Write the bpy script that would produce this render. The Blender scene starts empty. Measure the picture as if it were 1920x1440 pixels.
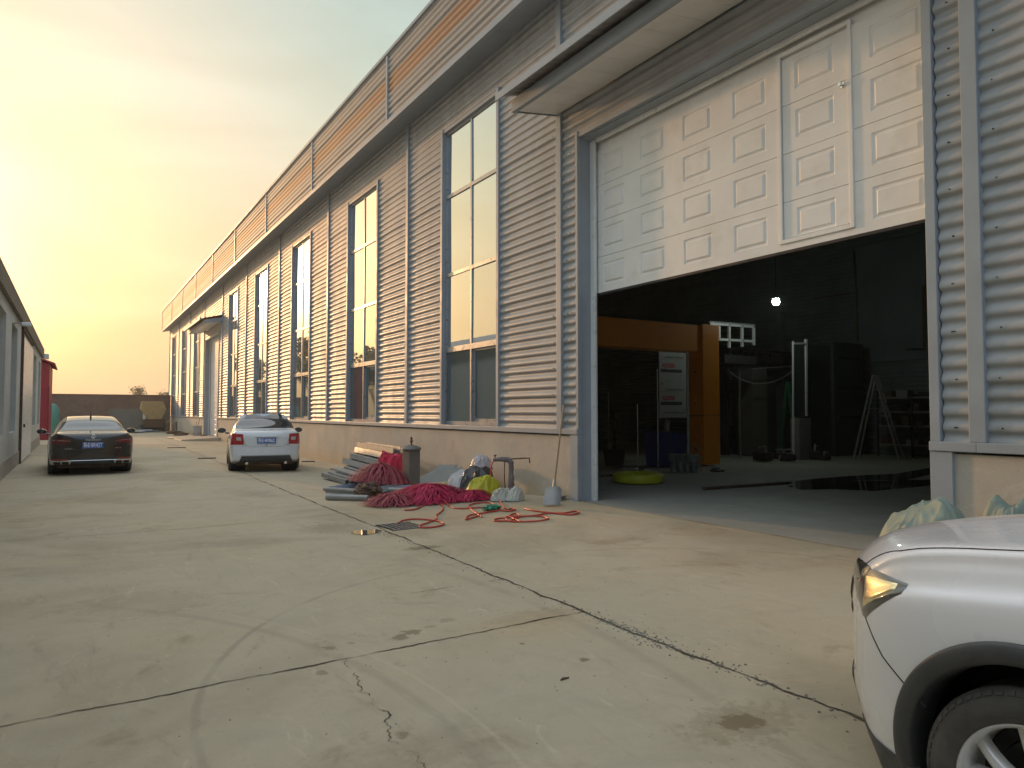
import bpy, bmesh, math, random
import numpy as np
from mathutils import Vector, Matrix, noise
from mathutils.bvhtree import BVHTree
R = math.radians
scene = bpy.context.scene
COL = scene.collection
rnd = random.Random(7)

# ------------------------------------------------------------------ camera
F_PX, CAM_H = 1320.0, 1.5
YAW, PITCH = math.atan(820 / 1320), math.atan(53 / 1320)
cam_d = bpy.data.cameras.new('camera')
cam = bpy.data.objects.new('camera', cam_d); COL.objects.link(cam)
cam_d.sensor_fit = 'HORIZONTAL'; cam_d.sensor_width = 36.0
cam_d.lens = 36.0 * F_PX / 1920.0
cam_d.clip_start = 0.05; cam_d.clip_end = 3000
cam.location = (0, 0, CAM_H)
cam.rotation_euler = (math.pi / 2 + PITCH, 0, -YAW)
scene.camera = cam
# the same camera as numbers, used once to turn measured picture points into places in the yard
_fw = Vector((math.sin(YAW) * math.cos(PITCH), math.cos(YAW) * math.cos(PITCH), math.sin(PITCH)))
_rt = Vector((math.cos(YAW), -math.sin(YAW), 0)); _up = _rt.cross(_fw)
def _ray(px, py): return _fw + _rt * ((px - 960) / F_PX) - _up * ((py - 720) / F_PX)
def on_z(px, py, z=0.0):
    r = _ray(px, py); t = (z - CAM_H) / r.z; return Vector((t * r.x, t * r.y, z))
def on_x(px, py, x):
    r = _ray(px, py); t = x / r.x; return Vector((x, t * r.y, CAM_H + t * r.z))
def on_y(px, py, y):
    r = _ray(px, py); t = y / r.y; return Vector((t * r.x, y, CAM_H + t * r.z))

# ------------------------------------------------------------------ light
SUN_AZ, SUN_EL = R(-12.3), R(10.2)          # azimuth from +Y towards +X
sun_dir = Vector((math.sin(SUN_AZ) * math.cos(SUN_EL), math.cos(SUN_AZ) * math.cos(SUN_EL), math.sin(SUN_EL)))
sd = bpy.data.lights.new('sun', 'SUN'); sd.energy = 1.5; sd.angle = R(3.0); sd.color = (1.0, 0.54, 0.24)
so = bpy.data.objects.new('sun', sd); COL.objects.link(so)
so.rotation_euler = sun_dir.to_track_quat('Z', 'Y').to_euler()
so.location = (0, 0, 60)

def lin(r, g, b):
    f = lambda c: ((c / 255) / 12.92) if c / 255 <= 0.04045 else (((c / 255) + 0.055) / 1.055) ** 2.4
    return (f(r), f(g), f(b), 1)

world = bpy.data.worlds.new('World'); scene.world = world; world.use_nodes = True
def build_world():
    nt = world.node_tree; N = nt.nodes; L = nt.links; N.clear()
    out = N.new('ShaderNodeOutputWorld'); bg = N.new('ShaderNodeBackground'); L.new(bg.outputs[0], out.inputs[0])
    tc = N.new('ShaderNodeTexCoord'); sep = N.new('ShaderNodeSeparateXYZ'); L.new(tc.outputs['Generated'], sep.inputs[0])
    sky = N.new('ShaderNodeTexSky'); sky.sky_type = 'NISHITA'; sky.sun_disc = False
    sky.sun_elevation = SUN_EL; sky.sun_rotation = SUN_AZ; sky.dust_density = 6.0; sky.air_density = 1.3
    def math_(op, a, b=None, clamp=False):
        m = N.new('ShaderNodeMath'); m.operation = op; m.use_clamp = clamp
        for i, v in enumerate((a, b)):
            if v is None: continue
            if isinstance(v, (int, float)): m.inputs[i].default_value = v
            else: L.new(v, m.inputs[i])
        return m.outputs[0]
    def ramp(fac, stops):
        r = N.new('ShaderNodeValToRGB'); L.new(fac, r.inputs[0]); e = r.color_ramp.elements
        e[0].position, e[0].color = stops[0]; e[1].position, e[1].color = stops[-1]
        for p, c in stops[1:-1]:
            x = e.new(p); x.color = c
        return r.outputs[0]
    def mix(f, a, b, mode='MIX'):
        m = N.new('ShaderNodeMix'); m.data_type = 'RGBA'; m.blend_type = mode
        for s, v in ((m.inputs[0], f), (m.inputs[6], a), (m.inputs[7], b)):
            if isinstance(v, (int, float)): s.default_value = v
            elif isinstance(v, tuple): s.default_value = v
            else: L.new(v, s)
        return m.outputs[2]
    z = sep.outputs[2]
    dot = N.new('ShaderNodeVectorMath'); dot.operation = 'DOT_PRODUCT'; L.new(tc.outputs['Generated'], dot.inputs[0]); dot.inputs[1].default_value = sun_dir
    d = dot.outputs['Value']
    # streaky high cloud, stretched sideways
    mp = N.new('ShaderNodeMapping'); mp.inputs['Scale'].default_value = (1.1, 1.1, 4.2); mp.inputs['Rotation'].default_value = (0.15, 0.25, 0.4)
    L.new(tc.outputs['Generated'], mp.inputs[0])
    nz = N.new('ShaderNodeTexNoise'); nz.inputs['Scale'].default_value = 2.3; nz.inputs['Detail'].default_value = 5; nz.inputs['Distortion'].default_value = 0.7; L.new(mp.outputs[0], nz.inputs[0])
    cl = math_('SUBTRACT', nz.outputs[0], 0.5)
    zc = math_('ADD', z, math_('MULTIPLY', cl, 0.16))
    warm = ramp(zc, [(0.0, lin(214, 174, 138)), (0.10, lin(216, 178, 140)), (0.22, lin(218, 192, 160)), (0.38, lin(214, 204, 186)), (0.55, lin(200, 198, 184)), (0.75, (0.95, 0.95, 0.90, 1)), (1.0, (1.0, 1.02, 1.05, 1))])
    side = ramp(zc, [(0.0, lin(212, 178, 138)), (0.14, lin(212, 188, 150)), (0.30, lin(198, 194, 168)), (0.45, lin(178, 190, 178)), (0.6, lin(170, 186, 184)), (0.75, (0.85, 0.92, 0.95, 1)), (1.0, (1.0, 1.02, 1.05, 1))])
    back = ramp(zc, [(0.0, (0.26, 0.33, 0.42, 1)), (0.25, (0.30, 0.46, 0.64, 1)), (0.6, (0.50, 0.68, 0.88, 1)), (1.0, (1.0, 1.02, 1.05, 1))])
    f1 = N.new('ShaderNodeMapRange'); f1.interpolation_type = 'SMOOTHSTEP'; L.new(math_('SUBTRACT', d, math_('MULTIPLY', math_('MAXIMUM', math_('SUBTRACT', -0.18, sep.outputs[0]), 0.0), 0.5)), f1.inputs[0]); f1.inputs[1].default_value = 0.985; f1.inputs[2].default_value = 0.80; f1.inputs[3].default_value = 0; f1.inputs[4].default_value = 1
    f2 = N.new('ShaderNodeMapRange'); f2.interpolation_type = 'SMOOTHSTEP'; L.new(d, f2.inputs[0]); f2.inputs[1].default_value = 0.55; f2.inputs[2].default_value = -0.35; f2.inputs[3].default_value = 0; f2.inputs[4].default_value = 1
    c = mix(f1.outputs[0], warm, side); c = mix(f2.outputs[0], c, back)
    # light and dark streaks
    st = math_('ADD', 1.0, math_('MULTIPLY', cl, 0.50))
    cs = N.new('ShaderNodeCombineColor'); [L.new(st, cs.inputs[i]) for i in range(3)]
    c = mix(1.0, c, cs.outputs[0], 'MULTIPLY')
    g = math_('POWER', math_('MAXIMUM', d, 0.0), 14.0); g2 = math_('ADD', math_('POWER', math_('MAXIMUM', d, 0.0), 120.0), math_('MULTIPLY', math_('POWER', math_('MAXIMUM', d, 0.0), 900.0), 6.0))
    gc = N.new('ShaderNodeCombineColor')
    g3 = math_('POWER', math_('MAXIMUM', d, 0.0), 36.0)
    tot = math_('ADD', math_('MULTIPLY', g, 0.16), math_('MULTIPLY', g2, 1.7))
    L.new(tot, gc.inputs[0]); L.new(math_('MULTIPLY', tot, 0.74), gc.inputs[1]); L.new(math_('MULTIPLY', tot, 0.42), gc.inputs[2])
    c = mix(1.0, c, gc.outputs[0], 'ADD')
    c = mix(math_('MINIMUM', g3, 1.0), c, (1.0, 0.93, 0.74, 1), 'MULTIPLY')
    g3c = N.new('ShaderNodeCombineColor'); L.new(math_('MULTIPLY', g3, 0.20), g3c.inputs[0]); L.new(math_('MULTIPLY', g3, 0.08), g3c.inputs[1]); g3c.inputs[2].default_value = 0.0
    c = mix(1.0, c, g3c.outputs[0], 'ADD')
    ns = N.new('ShaderNodeVectorMath'); ns.operation = 'SCALE'; L.new(sky.outputs[0], ns.inputs[0]); ns.inputs['Scale'].default_value = 0.08
    c = mix(0.12, c, ns.outputs[0])
    L.new(c, bg.inputs[0]); bg.inputs[1].default_value = 1.0
build_world()
scene.view_settings.view_transform = 'Standard'; scene.view_settings.look = 'None'
scene.view_settings.exposure = 0.47; scene.view_settings.gamma = 1.0
scene.render.engine = 'CYCLES'
scene.cycles.max_bounces = 8; scene.cycles.diffuse_bounces = 4; scene.cycles.glossy_bounces = 4
scene.cycles.use_denoising = True
scene.cycles.sample_clamp_indirect = 6

# ------------------------------------------------------------------ materials
MATS = {}
def mat(name, col, rough=0.6, metal=0.0, var=0.0, vscale=4.0, bump=0.0, bscale=40.0, dirt=0.0, dirtcol=(0.12, 0.10, 0.07), dscale=2.0, spec=0.5, coat=0.0, emit=None, estr=0.0, stretch=(1, 1, 1), aniso=0.0, alpha=None):
    if name in MATS: return MATS[name]
    m = bpy.data.materials.new(name); m.use_nodes = True; nt = m.node_tree; N = nt.nodes; L = nt.links
    b = N['Principled BSDF']; MATS[name] = m
    b.inputs['Base Color'].default_value = (*col, 1); b.inputs['Roughness'].default_value = rough; b.inputs['Metallic'].default_value = metal
    b.inputs['Specular IOR Level'].default_value = spec; b.inputs['Coat Weight'].default_value = coat; b.inputs['Coat Roughness'].default_value = 0.06
    if emit: b.inputs['Emission Color'].default_value = (*emit, 1); b.inputs['Emission Strength'].default_value = estr
    tc = N.new('ShaderNodeTexCoord'); mp = N.new('ShaderNodeMapping'); mp.inputs['Scale'].default_value = stretch
    L.new(tc.outputs['Object'], mp.inputs[0])
    last = None
    def noise_(scale, detail=5, rg=0.6):
        n = N.new('ShaderNodeTexNoise'); n.inputs['Scale'].default_value = scale; n.inputs['Detail'].default_value = detail; n.inputs['Roughness'].default_value = rg
        L.new(mp.outputs[0], n.inputs[0]); return n.outputs[0]
    if var > 0:
        r = N.new('ShaderNodeMapRange'); L.new(noise_(vscale), r.inputs[0]); r.inputs[1].default_value = 0.3; r.inputs[2].default_value = 0.7
        r.inputs[3].default_value = 1 - var; r.inputs[4].default_value = 1 + var
        mx = N.new('ShaderNodeVectorMath'); mx.operation = 'SCALE'; mx.inputs[0].default_value = col; L.new(r.outputs[0], mx.inputs['Scale'])
        L.new(mx.outputs[0], b.inputs['Base Color']); last = mx.outputs[0]
        rr = N.new('ShaderNodeMapRange'); L.new(noise_(vscale * 1.7), rr.inputs[0]); rr.inputs[1].default_value = 0.3; rr.inputs[2].default_value = 0.7
        rr.inputs[3].default_value = max(0.02, rough - 0.12 * min(1, rough * 3)); rr.inputs[4].default_value = min(1, rough + 0.1)
        L.new(rr.outputs[0], b.inputs['Roughness'])
    if dirt > 0:
        r = N.new('ShaderNodeMapRange'); L.new(noise_(dscale, 8, 0.7), r.inputs[0]); r.inputs[1].default_value = 0.52; r.inputs[2].default_value = 0.72
        r.inputs[3].default_value = 0; r.inputs[4].default_value = dirt
        mx = N.new('ShaderNodeMix'); mx.data_type = 'RGBA'; L.new(r.outputs[0], mx.inputs[0])
        if last: L.new(last, mx.inputs[6])
        else: mx.inputs[6].default_value = (*col, 1)
        mx.inputs[7].default_value = (*dirtcol, 1); L.new(mx.outputs[2], b.inputs['Base Color'])
    if bump > 0:
        bp = N.new('ShaderNodeBump'); bp.inputs['Strength'].default_value = bump; bp.inputs['Distance'].default_value = 0.01
        L.new(noise_(bscale), bp.inputs['Height']); L.new(bp.outputs[0], b.inputs['Normal'])
    return m

M_clad = mat('cladding_paint', (0.345, 0.35, 0.35), 0.45, 0.0, spec=0.38, var=0.10, vscale=1.2, bump=0.06, bscale=6, dirt=0.42, dirtcol=(0.25, 0.23, 0.195), dscale=1.6, stretch=(1, 1.6, 0.5))
M_trim = mat('trim_paint', (0.31, 0.345, 0.375), 0.48, 0.0, spec=0.3, var=0.07, vscale=2, bump=0.05, bscale=8, dirt=0.25, dirtcol=(0.28, 0.25, 0.20), dscale=2.5)
M_frame = mat('window_frame_paint', (0.36, 0.37, 0.38), 0.35, 0.5, var=0.05)
M_glass = mat('coated_glass', (0.66, 0.69, 0.69), 0.012, 0.95, bump=0.03, bscale=1.6)
M_glasslow = mat('clear_glass_low', (0.16, 0.20, 0.21), 0.03, 0.55, spec=0.8, bump=0.01, bscale=1.5)
M_doorw = mat('sectional_door_paint', (0.78, 0.76, 0.72), 0.42, 0.0, var=0.06, vscale=1.5, bump=0.05, bscale=30, dirt=0.28, dirtcol=(0.45, 0.38, 0.28), dscale=1.6)
M_white = mat('white_metal', (0.75, 0.75, 0.72), 0.35, 0.1, var=0.06)
M_dark = mat('dark_rubber', (0.02, 0.02, 0.022), 0.7, var=0.2)
M_black = mat('black_plastic', (0.055, 0.058, 0.062), 0.48, var=0.12, vscale=8, bump=0.1, bscale=300, dirt=.35, dirtcol=(.13, .12, .10), dscale=6)
M_orange = mat('orange_panel', (1.0, 0.34, 0.015), 0.45, 0.0, var=0.05, vscale=1.5)
M_alu = mat('aluminium', (0.34, 0.34, 0.325), 0.55, 0.2, var=0.15, vscale=6, dirt=0.5, dirtcol=(0.25, 0.22, 0.17), dscale=4)
M_grime = mat('grimy_grey_metal', (0.30, 0.30, 0.29), 0.5, 0.35, var=0.2, vscale=5, dirt=0.6, dirtcol=(0.13, 0.11, 0.08), dscale=5, bump=0.15, bscale=60)
M_chrome = mat('chrome', (0.75, 0.75, 0.75), 0.12, 1.0)
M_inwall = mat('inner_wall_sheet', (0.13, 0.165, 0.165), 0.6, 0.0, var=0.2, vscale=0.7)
M_plaster = mat('left_wall_plaster', (0.58, 0.57, 0.52), 0.85, var=0.12, vscale=1.2, dirt=0.3, dirtcol=(0.25, 0.23, 0.20), dscale=1.0, bump=0.2, bscale=25)
M_redpaint = mat('red_sheet', (0.30, 0.03, 0.04), 0.5, 0.1, var=0.1)
M_wood = mat('old_wood', (0.34, 0.25, 0.15), 0.75, var=0.25, vscale=12, stretch=(6, 6, 0.6), bump=0.3, bscale=30)
M_rust = mat('rusty_steel', (0.13, 0.085, 0.06), 0.8, 0.3, var=0.3, vscale=15, bump=0.3, bscale=60)

def shader(name):
    m = bpy.data.materials.new(name); m.use_nodes = True; MATS[name] = m
    return m, m.node_tree.nodes, m.node_tree.links, m.node_tree.nodes['Principled BSDF']

def concrete_material(name, base, warm, joint=False, marks=False, rough=0.82, bump=0.35, zstain=None):
    m, N, L, b = shader(name)
    tc = N.new('ShaderNodeTexCoord'); P = tc.outputs['Object']
    def nz(scale, detail=6, rg=0.6, dist=0.0, src=P):
        n = N.new('ShaderNodeTexNoise'); n.inputs['Scale'].default_value = scale; n.inputs['Detail'].default_value = detail
        n.inputs['Roughness'].default_value = rg; n.inputs['Distortion'].default_value = dist; L.new(src, n.inputs[0]); return n.outputs[0]
    def mr(v, a, c, x, y, smooth=True):
        r = N.new('ShaderNodeMapRange'); L.new(v, r.inputs[0])
        if smooth: r.interpolation_type = 'SMOOTHSTEP'
        for i, q in enumerate((a, c, x, y)): r.inputs[1 + i].default_value = q
        return r.outputs[0]
    def mix(f, a, c, mode='MIX'):
        x = N.new('ShaderNodeMix'); x.data_type = 'RGBA'; x.blend_type = mode
        for s, v in ((x.inputs[0], f), (x.inputs[6], a), (x.inputs[7], c)):
            if isinstance(v, (int, float)): s.default_value = v
            elif isinstance(v, tuple): s.default_value = (*v, 1)
            else: L.new(v, s)
        return x.outputs[2]
    def ma(op, a, c=None):
        x = N.new('ShaderNodeMath'); x.operation = op
        for i, v in enumerate((a, c)):
            if v is None: continue
            if isinstance(v, (int, float)): x.inputs[i].default_value = v
            else: L.new(v, x.inputs[i])
        return x.outputs[0]
    c = mix(mr(nz(0.55, 5), 0.3, 0.7, 0, 1), base, warm)
    c = mix(mr(nz(2.4, 9, 0.72, 1.2), 0.42, 0.75, 0, 0.55), c, tuple(x * 0.80 for x in base))
    c = mix(mr(nz(7.5, 8, 0.7, 0.5), 0.55, 0.80, 0, 0.45), c, tuple(min(1, x * 1.25) for x in base))
    st = N.new('ShaderNodeMapping'); st.inputs['Scale'].default_value = (1.6, 0.45, 1); st.inputs['Rotation'].default_value = (0, 0, 0.35); L.new(P, st.inputs[0])
    c = mix(mr(nz(3.1, 8, 0.75, 1.5, st.outputs[0]), 0.57, 0.66, 0, 0.42), c, tuple(min(1, x * 1.35) for x in base))
    c = mix(mr(nz(1.3, 9, 0.8, 2.0, st.outputs[0]), 0.54, 0.70, 0, 0.60), c, tuple(x * 0.66 for x in warm))
    c = mix(mr(nz(22, 6, 0.75, 0.8), 0.56, 0.70, 0, 0.40), c, tuple(x * 0.70 for x in base))
    c = mix(mr(nz(11, 6, 0.8, 1.0, st.outputs[0]), 0.60, 0.70, 0, 0.40), c, tuple(min(1, x * 1.28) for x in base))
    c = mix(mr(nz(160, 3), 0.35, 0.65, 0, 0.22), c, tuple(x * 0.6 for x in base))
    c = mix(mr(nz(38, 4, 0.8), 0.68, 0.74, 0, 0.5), c, tuple(x * 0.5 for x in base))
    if marks:
        c = mix(mr(nz(0.32, 4, 0.6, 0.6), 0.46, 0.62, 0, 0.9), c, (0.80, 0.79, 0.76), 'MULTIPLY')
        c = mix(mr(nz(1.1, 8, 0.7, 1.6), 0.55, 0.72, 0, 0.8), c, (0.74, 0.70, 0.64), 'MULTIPLY')
        sep = N.new('ShaderNodeSeparateXYZ'); L.new(P, sep.inputs[0])
        wob = ma('MULTIPLY', ma('SUBTRACT', nz(3.0, 4), 0.5), 0.10)
        wob2 = ma('SUBTRACT', nz(17.0, 6, .7), 0.5)
        def dist(x0, y0, sx=1.0, sy=1.0):
            dx = ma('MULTIPLY', ma('SUBTRACT', sep.outputs[0], x0), sx); dy = ma('MULTIPLY', ma('SUBTRACT', sep.outputs[1], y0), sy)
            return ma('SQRT', ma('ADD', ma('MULTIPLY', dx, dx), ma('MULTIPLY', dy, dy)))
        # turning tyre marks
        for (x0, y0, r, w, k, col) in ((3.45, 3.35, 2.95, 0.034, 0.50, 0.55), (-2.8, 3.2, 4.35, 0.055, 0.34, 0.6), (-2.8, 3.2, 4.50, 0.02, 0.20, 1.3), (-5.2, 4.6, 8.3, 0.07, 0.34, 0.6)):
            dd = ma('ABSOLUTE', ma('SUBTRACT', ma('ADD', dist(x0, y0), ma('MULTIPLY', wob, 0.3)), r))
            fk = ma('MULTIPLY', mr(dd, w, w * 0.2, 0, k), mr(nz(1.1, 3), 0.35, 0.55, 0.25, 1))
            fk = ma('MULTIPLY', fk, mr(sep.outputs[1], 7.0, 5.5, 0, 1))
            c = mix(fk, c, tuple(min(1, x * col) for x in base))
        # drips of oil and damp patches
        for (x0, y0, r, sx, sy, k) in ((1.88, 4.44, 0.06, 1, .8, .7), (1.98, 4.50, 0.07, .8, 1, .7), (1.41, 4.48, 0.045, 1, 1, .6), (1.56, 4.50, 0.03, 1, 1, .4), (2.15, 4.55, 0.04, .7, 1, .35), (2.32, 4.62, 0.06, .7, 1, .35),
                                       (2.78, 2.37, 0.12, .8, 1.3, .8), (2.78, 2.37, 0.30, .8, 1.3, .3), (2.66, 3.45, 0.035, .7, 1, .8), (3.32, 7.2, 0.20, .8, 1.6, .75), (1.33, 3.1, 0.045, 1, 1, .6), (1.24, 4.08, 0.05, 1.3, .8, .5), (2.5, 3.9, 0.02, 1, 1, .8),
                                       (0.5, 6.3, 0.5, 1, 1, .15), (2.9, 4.35, 0.35, .8, 1.6, .25), (2.9, 9.0, 0.5, 1, 1, .4), (3.55, 8.2, .45, 1, 1, .3), (5.2, 6.2, 0.25, .6, 1.5, .25), (1.1, 2.6, .5, 1, 1, .12), (4.6, 8.6, .5, 1, 1, .22)):
            dd = ma('ADD', dist(x0, y0, sx, sy), ma('ADD', ma('MULTIPLY', wob, min(1, r * 8)), ma('MULTIPLY', wob2, r * 2.6)))
            c = mix(mr(dd, r, r * 0.55, 0, k), c, tuple(x * y for x, y in zip(base, (0.40, 0.34, 0.26))))
        # rusty tint by the joint crossing
        c = mix(mr(dist(2.85, 4.2, 1, 1.4), 0.7, 0.1, 0, 0.35), c, (0.50, 0.36, 0.20))
    if zstain:
        sep = N.new('ShaderNodeSeparateXYZ'); L.new(P, sep.inputs[0])
        zz = ma('ADD', sep.outputs[2], ma('MULTIPLY', ma('SUBTRACT', nz(1.8, 6), 0.5), 0.8))
        c = mix(mr(zz, 0.45, -0.05, 0, 0.55), c, zstain)
        run = N.new('ShaderNodeMapping'); run.inputs['Scale'].default_value = (1, 6, 0.6); L.new(P, run.inputs[0])
        c = mix(mr(nz(1.5, 7, 0.7, 0, run.outputs[0]), 0.60, 0.72, 0, 0.35), c, tuple(x * 0.6 for x in warm))
        c = mix(mr(nz(5.5, 5, 0.8), 0.66, 0.70, 0, 0.6), c, (0.12, 0.10, 0.09))
    L.new(c, b.inputs['Base Color']); L.new(mr(nz(2.0, 5), 0.3, 0.7, rough - 0.14, rough + 0.08), b.inputs['Roughness'])
    b.inputs['Specular IOR Level'].default_value = 0.35
    bp = N.new('ShaderNodeBump'); bp.inputs['Strength'].default_value = bump; bp.inputs['Distance'].default_value = 0.006
    h = ma('ADD', nz(14, 9, 0.75), ma('MULTIPLY', nz(120, 4, 0.7), 0.5)); L.new(h, bp.inputs['Height']); L.new(bp.outputs[0], b.inputs['Normal'])
    return m
M_ground = concrete_material('yard_concrete', (0.462, 0.412, 0.305), (0.48, 0.405, 0.280), marks=True)
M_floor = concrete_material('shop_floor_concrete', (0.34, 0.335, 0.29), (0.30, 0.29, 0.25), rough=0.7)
M_plinth = concrete_material('plinth_render', (0.50, 0.47, 0.41), (0.52, 0.45, 0.37), zstain=(0.46, 0.34, 0.20), bump=0.2)

def stripe_material():
    m, N, L, b = shader('parapet_paint')
    tc = N.new('ShaderNodeTexCoord'); sep = N.new('ShaderNodeSeparateXYZ'); L.new(tc.outputs['Object'], sep.inputs[0])
    def mr(v, a, c, x, y):
        r = N.new('ShaderNodeMapRange'); L.new(v, r.inputs[0])
        for i, q in enumerate((a, c, x, y)): r.inputs[1 + i].default_value = q
        return r.outputs[0]
    up_ = mr(sep.outputs[2], 9.17, 9.22, 0, 1); dn = mr(sep.outputs[2], 9.60, 9.65, 1, 0)
    mu = N.new('ShaderNodeMath'); mu.operation = 'MULTIPLY'; L.new(up_, mu.inputs[0]); L.new(dn, mu.inputs[1])
    n = N.new('ShaderNodeTexNoise'); n.inputs['Scale'].default_value = 1.1; n.inputs['Detail'].default_value = 6; L.new(tc.outputs['Object'], n.inputs[0])
    v = N.new('ShaderNodeMix'); v.data_type = 'RGBA'; L.new(mr(n.outputs[0], .35, .7, 0, 1), v.inputs[0]); v.inputs[6].default_value = (0.33, 0.325, 0.315, 1); v.inputs[7].default_value = (0.31, 0.30, 0.28, 1)
    x = N.new('ShaderNodeMix'); x.data_type = 'RGBA'; L.new(mu.outputs[0], x.inputs[0]); L.new(v.outputs[2], x.inputs[6]); x.inputs[7].default_value = (0.38, 0.225, 0.14, 1)
    L.new(x.outputs[2], b.inputs['Base Color']); b.inputs['Roughness'].default_value = 0.5; b.inputs['Specular IOR Level'].default_value = 0.28
    return m
M_parapet = stripe_material()

def brick_material():
    m, N, L, b = shader('brick_wall_mixed')
    tc = N.new('ShaderNodeTexCoord'); mp = N.new('ShaderNodeMapping'); mp.inputs['Rotation'].default_value = (math.pi / 2, 0, 0); L.new(tc.outputs['Object'], mp.inputs[0])
    br = N.new('ShaderNodeTexBrick'); L.new(mp.outputs[0], br.inputs[0]); br.inputs['Scale'].default_value = 3.2; br.inputs['Mortar Size'].default_value = 0.02
    br.inputs['Color1'].default_value = (0.24, 0.13, 0.085, 1); br.inputs['Color2'].default_value = (0.17, 0.10, 0.07, 1); br.inputs['Mortar'].default_value = (0.22, 0.19, 0.16, 1)
    sep = N.new('ShaderNodeSeparateXYZ'); L.new(tc.outputs['Object'], sep.inputs[0])
    n = N.new('ShaderNodeTexNoise'); n.inputs['Scale'].default_value = 1.2; n.inputs['Detail'].default_value = 6; L.new(tc.outputs['Object'], n.inputs[0])
    def mr(v, a, c, x, y):
        r = N.new('ShaderNodeMapRange'); L.new(v, r.inputs[0])
        for i, q in enumerate((a, c, x, y)): r.inputs[1 + i].default_value = q
        return r.outputs[0]
    mu = N.new('ShaderNodeMath'); mu.operation = 'MULTIPLY'; L.new(mr(sep.outputs[0], 2.2, 2.5, 0, 1), mu.inputs[0]); L.new(mr(sep.outputs[2], 1.9, 1.7, 0, 1), mu.inputs[1])
    x = N.new('ShaderNodeMix'); x.data_type = 'RGBA'; L.new(mu.outputs[0], x.inputs[0]); L.new(br.outputs[0], x.inputs[6]); x.inputs[7].default_value = (0.21, 0.19, 0.16, 1)
    y = N.new('ShaderNodeMix'); y.data_type = 'RGBA'; y.blend_type = 'MULTIPLY'; L.new(mr(n.outputs[0], .35, .7, 0, .5), y.inputs[0]); L.new(x.outputs[2], y.inputs[6]); y.inputs[7].default_value = (0.6, 0.58, 0.55, 1)
    L.new(y.outputs[2], b.inputs['Base Color']); b.inputs['Roughness'].default_value = 0.9
    return m
M_brick = brick_material()

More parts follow.
